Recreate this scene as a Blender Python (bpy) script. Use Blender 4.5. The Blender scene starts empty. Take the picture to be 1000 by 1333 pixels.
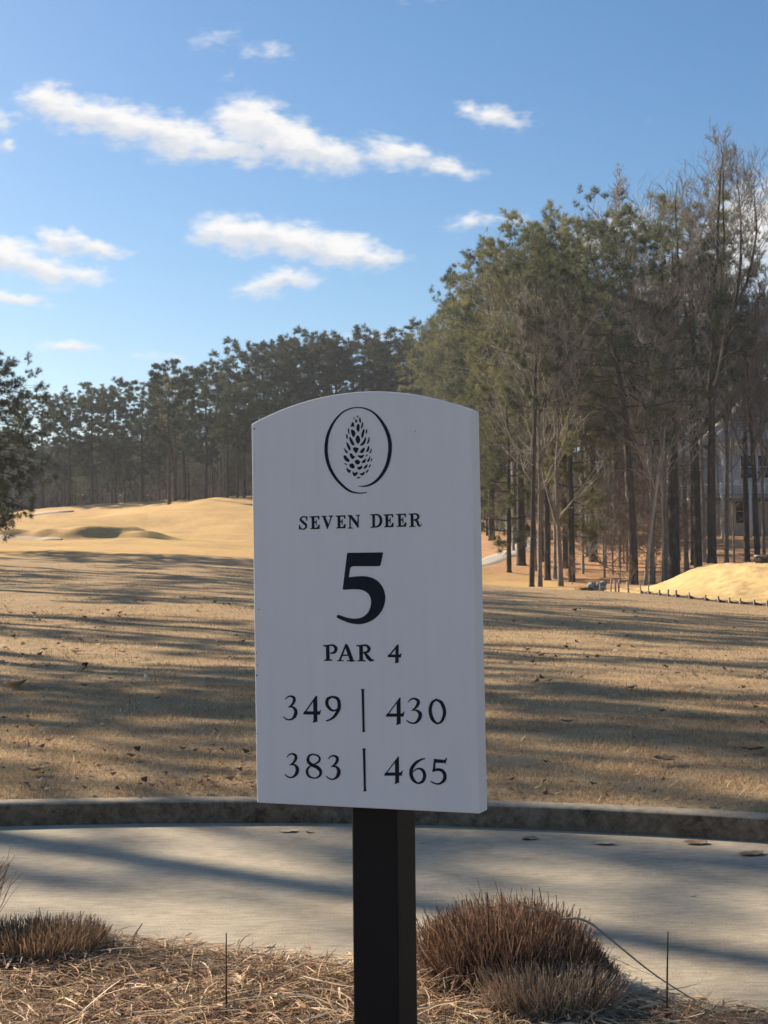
import bpy, math, json
import numpy as np
from mathutils import Matrix, Vector

sc = bpy.context.scene
COL = sc.collection
R_ = math.radians

# ------------------------------------------------------------------ camera
PITCH, ROLL, EYE = 0.0407, 0.010, Vector((0, 0, 1.5))
cam = bpy.data.cameras.new('camera')
cam.sensor_fit = 'HORIZONTAL'; cam.sensor_width = 36.0; cam.lens = 68.4
cam.clip_start = 0.05; cam.clip_end = 3000
cam.dof.use_dof = True; cam.dof.focus_distance = 2.85; cam.dof.aperture_fstop = 40
camo = bpy.data.objects.new('camera', cam); COL.objects.link(camo)
_f = Vector((0, math.cos(PITCH), math.sin(PITCH))); _u = Vector((0, -math.sin(PITCH), math.cos(PITCH))); _r = Vector((1, 0, 0))
_rx = _r*math.cos(ROLL) - _u*math.sin(ROLL); _ux = _r*math.sin(ROLL) + _u*math.cos(ROLL)
camo.matrix_world = Matrix(((_rx.x, _ux.x, -_f.x, EYE.x), (_rx.y, _ux.y, -_f.y, EYE.y), (_rx.z, _ux.z, -_f.z, EYE.z), (0, 0, 0, 1)))
sc.camera = camo

# ------------------------------------------------------------------ sun, sky, exposure
SUN_EL, SUN_AZ = R_(27), R_(-52)            # azimuth from +Y, negative to the left
sd = Vector((math.sin(SUN_AZ)*math.cos(SUN_EL), math.cos(SUN_AZ)*math.cos(SUN_EL), math.sin(SUN_EL)))
sun = bpy.data.lights.new('sun', 'SUN'); sun.energy = 5.0; sun.angle = R_(0.55); sun.color = (1.0, .86, .68)
suno = bpy.data.objects.new('sun', sun); COL.objects.link(suno)
suno.rotation_euler = (-sd).to_track_quat('-Z', 'Y').to_euler()
sc.view_settings.view_transform = 'Standard'; sc.view_settings.look = 'None'
sc.view_settings.gamma = 1.0; sc.view_settings.use_curve_mapping = False
sc.view_settings.exposure = 1.13
sc.render.film_transparent = False
sc.cycles.max_bounces = 8; sc.cycles.transparent_max_bounces = 8
sc.cycles.use_denoising = True

W = bpy.data.worlds.new('World'); sc.world = W; W.use_nodes = True
nt = W.node_tree; nt.nodes.clear()
def N(t, typ, **kw):
    n = t.nodes.new(typ)
    for k, v in kw.items(): setattr(n, k, v)
    return n
def math_(t, op, a, b=None, c=None, clamp=False):
    n = N(t, 'ShaderNodeMath', operation=op); n.use_clamp = clamp
    for i, q in enumerate((a, b, c)):
        if q is None: continue
        if isinstance(q, (int, float)): n.inputs[i].default_value = q
        else: t.links.new(q, n.inputs[i])
    return n.outputs[0]
def smooth(t, x, lo, hi):
    n = N(t, 'ShaderNodeMapRange', interpolation_type='SMOOTHSTEP')
    t.links.new(x, n.inputs[0]); n.inputs[1].default_value = lo; n.inputs[2].default_value = hi
    return n.outputs[0]
def mixc(t, fac, a, b, blend='MIX'):
    n = N(t, 'ShaderNodeMix', data_type='RGBA', blend_type=blend)
    for s, q in ((0, fac), (6, a), (7, b)):
        if isinstance(q, (int, float)): n.inputs[s].default_value = q
        elif isinstance(q, tuple): n.inputs[s].default_value = (*q[:3], 1)
        else: t.links.new(q, n.inputs[s])
    return n.outputs[2]

sky = N(nt, 'ShaderNodeTexSky', sky_type='NISHITA'); sky.sun_disc = False
sky.sun_elevation = SUN_EL; sky.sun_rotation = SUN_AZ; sky.altitude = 250
sky.air_density = 1.0; sky.dust_density = 0.9; sky.ozone_density = 2.2
tc = N(nt, 'ShaderNodeTexCoord'); sep = N(nt, 'ShaderNodeSeparateXYZ'); nt.links.new(tc.outputs['Generated'], sep.inputs[0])
X, Y, Z = sep.outputs
Ys = math_(nt, 'MAXIMUM', Y, 0.05)
cx = math_(nt, 'DIVIDE', X, Ys); cz = math_(nt, 'DIVIDE', Z, Ys)
cmb = N(nt, 'ShaderNodeCombineXYZ'); nt.links.new(cx, cmb.inputs[0]); nt.links.new(cz, cmb.inputs[1])
nz = N(nt, 'ShaderNodeTexNoise'); nz.inputs['Scale'].default_value = 34; nz.inputs['Detail'].default_value = 6; nz.inputs['Roughness'].default_value = .6
mpn = N(nt, 'ShaderNodeMapping'); mpn.inputs['Scale'].default_value = (1, 1.8, 1); nt.links.new(cmb.outputs[0], mpn.inputs[0])
nt.links.new(mpn.outputs[0], nz.inputs['Vector'])
wob = N(nt, 'ShaderNodeVectorMath', operation='MULTIPLY_ADD')
sub = N(nt, 'ShaderNodeVectorMath', operation='SUBTRACT'); nt.links.new(nz.outputs['Color'], sub.inputs[0]); sub.inputs[1].default_value = (.5, .5, .5)
nt.links.new(sub.outputs[0], wob.inputs[0]); wob.inputs[1].default_value = (.034, .022, 0); nt.links.new(cmb.outputs[0], wob.inputs[2])
# cumulus puffs: direction right of +Y, elevation above the horizon (tangents), half sizes, tilt, strength
PUFFS = [(-.231, .328, .021, .013, -5, 1), (-.203, .318, .040, .013, -12, 1), (-.172, .312, .042, .014, -14, 1), (-.140, .301, .036, .014, -8, 1),
         (-.088, .311, .030, .019, -18, 1), (-.062, .299, .038, .016, -22, 1), (-.105, .294, .040, .010, -4, .95), (-.040, .291, .034, .012, -14, .9),
         (.012, .289, .030, .011, -10, .9), (.045, .282, .026, .007, -14, .75), (-.262, .315, .014, .007, 0, .55),
         (.082, .315, .026, .008, -10, .75), (.066, .319, .014, .007, -20, .6),
         (-.098, .235, .034, .013, -8, 1), (-.064, .229, .044, .013, -8, 1), (-.028, .222, .036, .012, -10, .95), (-.005, .217, .028, .008, -6, .85), (-.120, .231, .020, .009, 0, .75),
         (-.078, .199, .026, .008, 14, .8), (-.062, .202, .024, .006, 2, .8), (-.094, .195, .013, .006, 0, .6),
         (-.222, .229, .020, .009, -14, .85), (-.198, .225, .026, .007, -10, .8), (-.208, .232, .012, .007, -30, .6),
         (-.262, .222, .030, .012, -8, .9), (-.236, .212, .034, .010, -16, .9), (-.205, .206, .022, .007, -10, .75),
         (-.255, .190, .028, .006, -4, .75), (-.217, .155, .024, .0045, -2, .7),
         (-.113, .372, .022, .008, 18, .40), (-.078, .362, .022, .007, -4, .46), (-.107, .345, .006, .006, 70, .3), (-.258, .298, .009, .004, -5, .75),
         (.066, .240, .020, .006, 4, .65), (.088, .243, .014, .004, 2, .5), (.052, .238, .014, .005, 0, .5),
         (.168, .236, .026, .012, 4, .6), (.146, .222, .04, .014, 0, .6), (.232, .205, .06, .03, 30, .9), (.262, .235, .05, .03, 20, .9), (.29, .20, .07, .03, 0, .8),
         (-.005, .162, .03, .004, 0, .4), (-.155, .148, .03, .004, 0, .35), (.186, .312, .007, .003, 0, .2), (.035, .398, .03, .004, 0, .22)]
field = None; shade = None; hard = None
for (a, b, rx, rz, tilt, s) in PUFFS:
    mp = N(nt, 'ShaderNodeMapping', vector_type='TEXTURE')
    mp.inputs['Location'].default_value = (a, b, 0); mp.inputs['Rotation'].default_value = (0, 0, R_(tilt)); mp.inputs['Scale'].default_value = (rx*1.35, rz*1.55, 1)
    nt.links.new(wob.outputs[0], mp.inputs[0])
    ln = N(nt, 'ShaderNodeVectorMath', operation='LENGTH'); nt.links.new(mp.outputs[0], ln.inputs[0])
    q = math_(nt, 'MULTIPLY', math_(nt, 'SUBTRACT', 1.0, ln.outputs['Value'], clamp=True), s)
    sy = N(nt, 'ShaderNodeSeparateXYZ'); nt.links.new(mp.outputs[0], sy.inputs[0])
    w = math_(nt, 'MULTIPLY', q, sy.outputs[1])
    field = q if field is None else math_(nt, 'SMOOTH_MAX', field, q, .12)
    hard = q if hard is None else math_(nt, 'MAXIMUM', hard, q)
    shade = w if shade is None else math_(nt, 'ADD', shade, w)
# clouds of the same sort over the rest of the sky
zz = math_(nt, 'ADD', math_(nt, 'MAXIMUM', Z, 0.0), .12)
pc = N(nt, 'ShaderNodeCombineXYZ'); nt.links.new(math_(nt, 'DIVIDE', X, zz), pc.inputs[0]); nt.links.new(math_(nt, 'DIVIDE', Y, zz), pc.inputs[1])
n2 = N(nt, 'ShaderNodeTexNoise'); n2.inputs['Scale'].default_value = 1.3; n2.inputs['Detail'].default_value = 7; nt.links.new(pc.outputs[0], n2.inputs['Vector'])
oth = smooth(nt, n2.outputs['Fac'], .60, .74)
inside = math_(nt, 'MULTIPLY', smooth(nt, math_(nt, 'ABSOLUTE', cx), .42, .32), math_(nt, 'MULTIPLY', smooth(nt, cz, .50, .42), smooth(nt, Y, .05, .2)))
oth = math_(nt, 'MULTIPLY', oth, math_(nt, 'SUBTRACT', 1.0, inside)); oth = math_(nt, 'MULTIPLY', oth, smooth(nt, Z, .0, .08))
nz3 = N(nt, 'ShaderNodeTexNoise'); nz3.inputs['Scale'].default_value = 90; nz3.inputs['Detail'].default_value = 5; nt.links.new(mpn.outputs[0], nz3.inputs['Vector'])
fld = math_(nt, 'ADD', field, math_(nt, 'MULTIPLY', math_(nt, 'SUBTRACT', nz3.outputs['Fac'], .5), .75))
den = math_(nt, 'MULTIPLY', smooth(nt, fld, .08, .78), smooth(nt, hard, .0, .16))
den = math_(nt, 'MAXIMUM', math_(nt, 'MULTIPLY', den, .95), math_(nt, 'MULTIPLY', oth, .8))
tone = smooth(nt, math_(nt, 'ADD', shade, math_(nt, 'MULTIPLY', math_(nt, 'SUBTRACT', nz.outputs['Fac'], .5), .5)), -.30, .22)
ccol = mixc(nt, tone, (4.6, 4.75, 5.05), (6.2, 6.05, 5.9))
hsv = N(nt, 'ShaderNodeHueSaturation'); hsv.inputs['Saturation'].default_value = 1.30; hsv.inputs['Value'].default_value = .82; hsv.inputs['Hue'].default_value = .499
nt.links.new(sky.outputs[0], hsv.inputs['Color'])
skyc = mixc(nt, den, hsv.outputs[0], ccol)
bg = N(nt, 'ShaderNodeBackground'); bg.inputs['Strength'].default_value = 0.074; nt.links.new(skyc, bg.inputs['Color'])
wo = N(nt, 'ShaderNodeOutputWorld'); nt.links.new(bg.outputs[0], wo.inputs['Surface'])

# ------------------------------------------------------------------ helpers
rng = np.random.default_rng(7)
def link(o, parent=None):
    COL.objects.link(o)
    if parent is not None: o.parent = parent
    return o
def tag(o, label=None, cat=None, group=None, kind=None):
    if label: o['label'] = label
    if cat: o['category'] = cat
    if group: o['group'] = group
    if kind: o['kind'] = kind
    return o
def mesh_(name, V, F, mats=(), smooth_=False, color=None, mi=None):
    V = np.asarray(V, np.float32).reshape(-1, 3)
    F = F if isinstance(F, list) else [F]
    F = [np.asarray(f, np.int32) for f in F if len(f)]
    me = bpy.data.meshes.new(name)
    me.vertices.add(len(V)); me.vertices.foreach_set('co', V.ravel())
    tot = np.concatenate([np.full(len(f), f.shape[1], np.int32) for f in F])
    idx = np.concatenate([f.ravel() for f in F])
    me.loops.add(len(idx)); me.loops.foreach_set('vertex_index', idx)
    me.polygons.add(len(tot)); st = np.zeros(len(tot), np.int32); st[1:] = np.cumsum(tot)[:-1]
    me.polygons.foreach_set('loop_start', st); me.polygons.foreach_set('loop_total', tot)
    if smooth_: me.polygons.foreach_set('use_smooth', np.ones(len(tot), bool))
    if mi is not None: me.polygons.foreach_set('material_index', np.asarray(mi, np.int32))
    for m in (mats if isinstance(mats, (list, tuple)) else [mats]): me.materials.append(m)
    me.update(calc_edges=True)
    if color is not None:
        c = np.ones((len(V), 4), np.float32); color = np.asarray(color, np.float32); c[:, :color.shape[1]] = color
        at = me.color_attributes.new('tint', 'FLOAT_COLOR', 'POINT'); at.data.foreach_set('color', c.ravel())
    me.validate()
    return me
def ob(name, me, parent=None):
    return link(bpy.data.objects.new(name, me), parent)
def empty(name, loc=(0, 0, 0), rot=(0, 0, 0)):
    o = bpy.data.objects.new(name, None); o.location = loc; o.rotation_euler = rot; o.empty_display_size = .2
    return link(o)
class MB:                                     # collects boxes and prisms into one mesh
    def __init__(s): s.V = []; s.F = {}; s.n = 0
    def add(s, V, F):
        F = np.asarray(F); s.F.setdefault(F.shape[1], []).append(F + s.n); s.V.append(np.asarray(V, float)); s.n += len(V); return s
    def box(s, x0, x1, y0, y1, z0, z1):
        V = [(x, y, z) for z in (z0, z1) for y in (y0, y1) for x in (x0, x1)]
        return s.add(V, [(0, 2, 3, 1), (4, 5, 7, 6), (0, 1, 5, 4), (2, 6, 7, 3), (0, 4, 6, 2), (1, 3, 7, 5)])
    def build(s, name, m, parent=None, smooth_=False):
        return ob(name, mesh_(name, np.concatenate(s.V), [np.concatenate(f) for f in s.F.values()], m, smooth_), parent)
def tubes(P, Rd, sides=4):
    """P (B,n,3), Rd (B,n) -> verts, quads"""
    B, n, _ = P.shape
    T = np.gradient(P, axis=1); T /= np.linalg.norm(T, axis=2, keepdims=True) + 1e-9
    ref = np.where(np.abs(T[..., 2:3]) > .9, np.array([1., 0, 0]), np.array([0, 0, 1.]))
    A = np.cross(T, ref); A /= np.linalg.norm(A, axis=2, keepdims=True) + 1e-9
    Bn = np.cross(T, A)
    an = np.arange(sides)*2*np.pi/sides
    ring = A[:, :, None]*np.cos(an)[:, None] + Bn[:, :, None]*np.sin(an)[:, None]
    V = P[:, :, None] + ring*Rd[:, :, None, None]
    i = np.arange(B*n*sides).reshape(B, n, sides)
    a = i[:, :-1]; b = i[:, 1:]
    Fq = np.stack([a, np.roll(a, -1, 2), np.roll(b, -1, 2), b], -1).reshape(-1, 4)
    return V.reshape(-1, 3), Fq
def join(parts):
    V = []; F = []; n = 0
    for v, f in parts: V.append(v); F.append(f + n); n += len(v)
    return np.concatenate(V), np.concatenate(F)
def vnoise(x, y, seed=0):
    x = np.asarray(x, float); y = np.asarray(y, float)
    xi = np.floor(x).astype(np.int64); yi = np.floor(y).astype(np.int64); fx = x-xi; fy = y-yi
    fx = fx*fx*(3-2*fx); fy = fy*fy*(3-2*fy)
    def h(a, b):
        k = (a*374761393 + b*668265263 + seed*974711) & 0x7fffffff
        k = ((k ^ (k >> 13))*1274126177) & 0x7fffffff
        return ((k ^ (k >> 16)) & 0xffff)/65535.0
    return (h(xi, yi)*(1-fx)+h(xi+1, yi)*fx)*(1-fy) + (h(xi, yi+1)*(1-fx)+h(xi+1, yi+1)*fx)*fy
def fbm(x, y, seed=0, o=4):
    s = 0; a = .5; t = 0
    for k in range(o): s = s + a*vnoise(x*2**k, y*2**k, seed+k); t += a; a *= .5
    return s/t

# ------------------------------------------------------------------ materials
def mat(name, rough=.9, spec=.2):
    m = bpy.data.materials.new(name); m.use_nodes = True
    t = m.node_tree; b = t.nodes['Principled BSDF']; b.inputs['Roughness'].default_value = rough
    b.inputs['Specular IOR Level'].default_value = spec
    return m, t, b
def noise(t, scale, detail=4, rough=.55, vec=None, coord='Object', stretch=None):
    n = N(t, 'ShaderNodeTexNoise'); n.inputs['Scale'].default_value = scale; n.inputs['Detail'].default_value = detail; n.inputs['Roughness'].default_value = rough
    if vec is None: vec = N(t, 'ShaderNodeTexCoord').outputs[coord]
    if stretch:
        mp = N(t, 'ShaderNodeMapping'); mp.inputs['Scale'].default_value = stretch; t.links.new(vec, mp.inputs[0]); vec = mp.outputs[0]
    t.links.new(vec, n.inputs['Vector']); return n.outputs['Fac']
def ramp(t, fac, stops):
    n = N(t, 'ShaderNodeValToRGB'); e = n.color_ramp.elements
    while len(e) < len(stops): e.new(.5)
    for el, (p, c) in zip(e, stops): el.position = p; el.color = (*c, 1)
    t.links.new(fac, n.inputs[0]); return n.outputs[0]
def bump(t, b, h, strength=.5, dist=.02):
    n = N(t, 'ShaderNodeBump'); n.inputs['Strength'].default_value = strength; n.inputs['Distance'].default_value = dist
    t.links.new(h, n.inputs['Height']); t.links.new(n.outputs[0], b.inputs['Normal'])
def plain(name, stops, scale=6, rough=.9, bmp=0, dist=.01, stretch=None, detail=5, spec=.2):
    m, t, b = mat(name, rough, spec)
    f = noise(t, scale, detail, stretch=stretch); t.links.new(ramp(t, f, stops), b.inputs['Base Color'])
    if bmp: bump(t, b, f, bmp, dist)
    return m
def tinted(name, rough=.85, trans=0.0, var=.25):
    """colour comes from each blade's own tint"""
    m, t, b = mat(name, rough, .15)
    a = N(t, 'ShaderNodeAttribute', attribute_name='tint')
    t.links.new(a.outputs['Color'], b.inputs['Base Color'])
    if trans:
        tr = N(t, 'ShaderNodeBsdfTranslucent'); t.links.new(a.outputs['Color'], tr.inputs[0])
        mx = N(t, 'ShaderNodeMixShader'); mx.inputs[0].default_value = trans
        t.links.new(b.outputs[0], mx.inputs[1]); t.links.new(tr.outputs[0], mx.inputs[2])
        t.links.new(mx.outputs[0], t.nodes['Material Output'].inputs[0])
    return m
def needle_mat(name, c0, c1, c2):
    m, t, b = mat(name, .6, .25)
    oi = N(t, 'ShaderNodeObjectInfo')
    f = noise(t, .55, 3); f2 = math_(t, 'ADD', f, math_(t, 'MULTIPLY', math_(t, 'SUBTRACT', oi.outputs['Random'], .5), .62))
    c = ramp(t, f2, [(.18, c0), (.5, c1), (.84, c2)])
    t.links.new(c, b.inputs['Base Color'])
    tr = N(t, 'ShaderNodeBsdfTranslucent'); t.links.new(c, tr.inputs[0])
    mx = N(t, 'ShaderNodeMixShader'); mx.inputs[0].default_value = .36
    t.links.new(b.outputs[0], mx.inputs[1]); t.links.new(tr.outputs[0], mx.inputs[2]); t.links.new(mx.outputs[0], t.nodes['Material Output'].inputs[0])
    return m
M = {}
M['needle'] = needle_mat('pine needles', (.050, .066, .034), (.140, .152, .070), (.245, .235, .105))
M['farneedle'] = needle_mat('distant pine needles', (.034, .048, .034), (.066, .084, .050), (.120, .134, .070))
M['darkneedle'] = needle_mat('dark conifer needles', (.020, .032, .020), (.036, .050, .028), (.062, .076, .038))
M['pinebark'] = plain('pine bark', [(.3, (.026, .021, .018)), (.55, (.062, .050, .042)), (.75, (.125, .105, .088))], 5, .95, .7, .03, (1, 1, .35))
M['greybark'] = plain('grey bark', [(.3, (.16, .145, .125)), (.55, (.29, .265, .235)), (.75, (.42, .39, .35))], 4, .95, .5, .02, (1, 1, .4))
M['brownbark'] = plain('brown twig bark', [(.3, (.11, .090, .074)), (.6, (.20, .165, .140)), (.8, (.29, .245, .21))], 4, .95)
M['deadleaf'] = plain('withered leaves', [(.3, (.13, .065, .035)), (.6, (.24, .13, .07)), (.8, (.32, .20, .11))], 1.2, .8)
M['blade'] = tinted('dry grass blades', .8, .25)
M['strand'] = tinted('pine straw strands', .75, .12)
M['clump'] = tinted('withered ornamental grass', .8, .15)

def lawn_mat():
    m, t, b = mat('dormant turf', .95, .1)
    a = N(t, 'ShaderNodeAttribute', attribute_name='tint'); sp = N(t, 'ShaderNodeSeparateColor'); t.links.new(a.outputs['Color'], sp.inputs[0])
    vec = N(t, 'ShaderNodeTexCoord').outputs['Object']
    big = noise(t, .35, 5, .6, vec); mid = noise(t, 2.6, 5, .65, vec); fin = noise(t, 26, 5, .7, vec); vf = noise(t, 120, 3, .7, vec)
    g = math_(t, 'ADD', math_(t, 'MULTIPLY', mid, .40), math_(t, 'ADD', math_(t, 'MULTIPLY', fin, .40), math_(t, 'MULTIPLY', vf, .20)))
    turf = ramp(t, g, [(.34, (.20, .130, .078)), (.46, (.34, .235, .132)), (.56, (.45, .32, .180)), (.70, (.56, .42, .245))])
    turf = mixc(t, smooth(t, big, .50, .68), turf, mixc(t, .5, turf, (.30, .185, .105)))
    tone = mixc(t, smooth(t, mid, .52, .62), turf, mixc(t, .25, turf, (.30, .23, .11)))  # random duller patches in the turf's own colour
    gold = ramp(t, math_(t, 'ADD', math_(t, 'MULTIPLY', big, .55), math_(t, 'MULTIPLY', mid, .45)), [(.35, (.44, .270, .125)), (.5, (.55, .355, .150)), (.65, (.61, .42, .155))])
    stn = math_(t, 'ADD', math_(t, 'MULTIPLY', mid, .5), math_(t, 'MULTIPLY', fin, .5))
    straw = ramp(t, stn, [(.33, (.26, .135, .07)), (.5, (.47, .265, .135)), (.66, (.57, .36, .18))])
    c = mixc(t, sp.outputs[0], tone, gold); c = mixc(t, sp.outputs[1], c, straw)
    t.links.new(c, b.inputs['Base Color']); bump(t, b, math_(t, 'ADD', math_(t, 'MULTIPLY', mid, 1.2), fin), .55, .035)
    return m
M['lawn'] = lawn_mat()
def conc(name, dark, light, streak=True, stain=(.12, .11, .09)):
    m, t, b = mat(name, .92, .2)
    vec = N(t, 'ShaderNodeTexCoord').outputs['Object']
    l = noise(t, 1.3, 6, .6, vec); f = noise(t, 140, 3, .7, vec); s = noise(t, 30, 4, .6, vec, stretch=(.25, 1.6, 1)); g = noise(t, 9, 6, .7, vec)
    v = math_(t, 'ADD', math_(t, 'MULTIPLY', l, .22), math_(t, 'ADD', math_(t, 'MULTIPLY', f, .36), math_(t, 'ADD', math_(t, 'MULTIPLY', s, .27), math_(t, 'MULTIPLY', g, .15))))
    c = ramp(t, v, [(.41, dark), (.59, light)])
    c = mixc(t, smooth(t, g, .60, .72), c, mixc(t, .45, c, stain))
    t.links.new(c, b.inputs['Base Color']); bump(t, b, math_(t, 'ADD', f, s), .7, .006)
    return m
M['path'] = conc('cart path concrete', (.25, .208, .150), (.54, .465, .35))
M['farpath'] = conc('far path concrete', (.42, .38, .32), (.52, .48, .41))
def kerb_mat():
    m, t, b = mat('weathered kerb concrete', .95, .1)
    vec = N(t, 'ShaderNodeTexCoord').outputs['Object']
    f = noise(t, 18, 6, .7, vec); g = noise(t, 3.2, 5, .6, vec); h = noise(t, 110, 2, .7, vec)
    v = math_(t, 'ADD', math_(t, 'MULTIPLY', f, .5), math_(t, 'ADD', math_(t, 'MULTIPLY', g, .3), math_(t, 'MULTIPLY', h, .2)))
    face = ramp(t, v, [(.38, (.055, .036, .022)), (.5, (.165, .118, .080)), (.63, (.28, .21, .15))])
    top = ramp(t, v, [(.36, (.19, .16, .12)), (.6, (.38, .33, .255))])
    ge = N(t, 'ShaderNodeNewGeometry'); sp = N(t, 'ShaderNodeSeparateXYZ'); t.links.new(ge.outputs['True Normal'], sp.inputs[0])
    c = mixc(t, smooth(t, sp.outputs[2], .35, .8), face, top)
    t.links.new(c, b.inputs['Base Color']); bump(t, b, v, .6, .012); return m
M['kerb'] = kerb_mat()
M['soil'] = plain('bed soil', [(.35, (.035, .024, .017)), (.6, (.085, .058, .038)), (.75, (.13, .09, .06))], 14, .97, .8, .02)
M['sand'] = plain('bunker sand', [(.3, (.50, .39, .29)), (.7, (.58, .46, .35))], 3, .95)
M['bank'] = plain('straw blanket', [(.3, (.44, .29, .12)), (.5, (.56, .385, .165)), (.7, (.63, .45, .21))], 1.6, .95, .7, .10, detail=7)
def paint():
    m, t, b = mat('white sign paint', .55, .35)
    vec = N(t, 'ShaderNodeTexCoord').outputs['Object']
    g = noise(t, 40, 5, .6, vec, stretch=(1, 1, .06)); s = noise(t, 4, 4, .6, vec)
    v = math_(t, 'ADD', math_(t, 'MULTIPLY', g, .5), math_(t, 'MULTIPLY', s, .5))
    t.links.new(ramp(t, v, [(.3, (.76, .765, .785)), (.55, (.81, .81, .825)), (.8, (.84, .84, .85))]), b.inputs['Base Color'])
    bump(t, b, g, .10, .002); return m
M['paint'] = paint()
M['navy'] = plain('navy sign paint', [(.3, (.006, .010, .022)), (.7, (.010, .015, .030))], 30, .6)
M['post'] = plain('black post paint', [(.3, (.0035, .004, .0052)), (.7, (.0075, .0072, .0072))], 12, .62, .15, .002, (3, 3, .2), spec=.3)
M['woodstake'] = plain('weathered stake wood', [(.3, (.26, .21, .16)), (.7, (.46, .39, .30))], 8, .9)
M['fabric'] = plain('black silt fabric', [(.3, (.012, .012, .013)), (.7, (.03, .03, .03))], 9, .8)
M['stone'] = plain('grey stone', [(.3, (.10, .11, .11)), (.7, (.28, .29, .29))], 4, .9, .4, .03)
M['siding'] = plain('pale grey siding', [(.3, (.50, .51, .52)), (.7, (.60, .605, .61))], 1.5, .8, .2, .02, (.3, .3, 12))
M['trim'] = plain('white house trim', [(.3, (.62, .61, .58)), (.7, (.72, .71, .68))], 3, .6)
M['roof'] = plain('roof shingles', [(.3, (.40, .36, .29)), (.7, (.56, .51, .42))], 7, .95, .4, .03)
M['glass'] = mat('window glass', .08, .6)[0]; M['glass'].node_tree.nodes['Principled BSDF'].inputs['Base Color'].default_value = (.03, .035, .045, 1)
M['deckwood'] = plain('grey deck wood', [(.3, (.16, .145, .13)), (.7, (.30, .275, .25))], 6, .9)
M['dryleaf'] = plain('fallen leaf', [(.3, (.15, .085, .045)), (.55, (.30, .20, .12)), (.8, (.45, .34, .23))], 16, .75)
M['paleleaf'] = plain('pale fallen leaf', [(.3, (.38, .28, .17)), (.7, (.62, .52, .38))], 16, .75)
M['stem'] = plain('dry stem', [(.3, (.045, .032, .024)), (.7, (.10, .072, .05))], 20, .85)
M['palestem'] = plain('bleached stem', [(.3, (.26, .19, .13)), (.7, (.42, .33, .24))], 20, .85)
M['ball'] = plain('golf ball white', [(.3, (.75, .75, .73)), (.7, (.82, .82, .80))], 20, .4)
M['weed'] = plain('dark weed', [(.3, (.03, .04, .025)), (.7, (.08, .085, .05))], 6, .9)

# ------------------------------------------------------------------ ground shape
F_ = 1900.0
def az(u): return math.degrees(math.atan((u-500)/F_))
C_A = np.array([-180, -90, az(-900), az(0), az(300), az(500), az(640), az(800), az(1000), az(1900), 90, 180.])
C_R = np.array([8.4, 12, 20, 40, 55, 62, 70, 78, 88, 100, 115, 130, 150, 170, 220, 460.])
TAB = np.array([
 [.14]*12,
 [.17, .18, .20, .20, .20, .20, .20, .19, .17, .17, .17, .17],
 [.30, .35, .42, .38, .37, .36, .34, .30, .20, .20, .25, .30],
 [.5, .9, 1.2, 1.03, 1.00, .80, .58, .45, .12, .10, .3, .5],
 [.7, 1.4, 1.8, 1.68, 1.62, 1.20, .74, .62, -.02, .0, .4, .7],
 [.8, 1.6, 2.1, 2.00, 1.95, 1.40, .74, .64, -.02, .0, .5, .8],
 [1, 2, 2.5, 2.42, 2.35, 1.60, .50, .55, .10, .3, .6, 1],
 [1, 2.2, 2.9, 2.80, 2.70, 1.80, .60, .60, .55, .8, .8, 1],
 [1.2, 2.5, 3.4, 3.35, 3.2, 2.5, 1.60, 1.45, 1.4, 1.5, 1.2, 1.2],
 [1.5, 3.0, 4.1, 4.00, 3.9, 3.5, 3.00, 2.7, 2.6, 2.5, 1.5, 1.5],
 [1.8, 3.5, 4.9, 4.90, 4.9, 4.8, 4.60, 4.1, 4.2, 3.5, 2, 1.8],
 [2, 4, 5.4, 5.5, 6.5, 6.5, 6.30, 5.4, 5.2, 4.5, 3, 2],
 [2.5, 5, 6.7, 6.9, 8.6, 8.6, 8.0, 7, 6.5, 6, 4, 2.5],
 [3, 6, 7.8, 8.1, 10.3, 10.3, 9.3, 8, 7.5, 7, 5, 3],
 [4, 8, 9.3, 9.5, 11.5, 11.5, 11, 9.5, 9, 8, 6, 4],
 [5, 9, 12, 12, 12, 12, 12, 11, 10, 9, 7, 5]])
G_L = np.linspace(math.log(8.4), math.log(460), 320); G_A = np.linspace(-180, 180, 1441)
tmp = np.array([np.interp(np.exp(G_L), C_R, TAB[:, j]) for j in range(len(C_A))]).T
GZ = np.array([np.interp(G_A, C_A, row) for row in tmp])
def blur(A, k, axis):
    w = np.exp(-.5*(np.arange(-3*k, 3*k+1)/k)**2); w /= w.sum()
    P = np.pad(A, [(3*k, 3*k) if i == axis else (0, 0) for i in range(2)], mode='edge')
    return np.apply_along_axis(lambda v: np.convolve(v, w, 'valid'), axis, P)
GZ = blur(blur(GZ, 4, 0), 9, 1)
def bumps(x, y):
    def ga(cx, cy, sx, far, near, rot, h):             # a lip: long gentle far side, short steep near side
        c, s_ = math.cos(R_(rot)), math.sin(R_(rot)); dx, dy = x-cx, y-cy
        a = (dx*c+dy*s_)/sx; b = -dx*s_+dy*c; b = np.where(b > 0, b/far, b/near)
        return h*np.exp(-(a*a+b*b))
    z = ga(-18.7, 92.4, 2.3, 3.6, .85, 38, .74) + ga(-16.3, 94.9, 1.7, 3.0, .5, 52, .42)
    z = z + ga(-23.6, 92.3, 1.4, 2.6, .45, 3, .42) + ga(-21.5, 91.6, .8, 2.0, .4, -4, .30) + ga(-15.0, 92.8, 1.5, 2.8, .42, 8, .48)
    R = np.hypot(x, y); k = np.clip((R-78)/25, 0, 1)*np.clip((12-x)/6, 0, 1)
    z = z + k*((fbm(x*.055+3, y*.055, 37, 3)-.5)*2.2 + (fbm(x*.2, y*.12, 38, 3)-.5)*.5)
    return z - .30*np.exp(-(((x+22.8)/2.4)**2+((y-90.3)/.9)**2))
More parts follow.
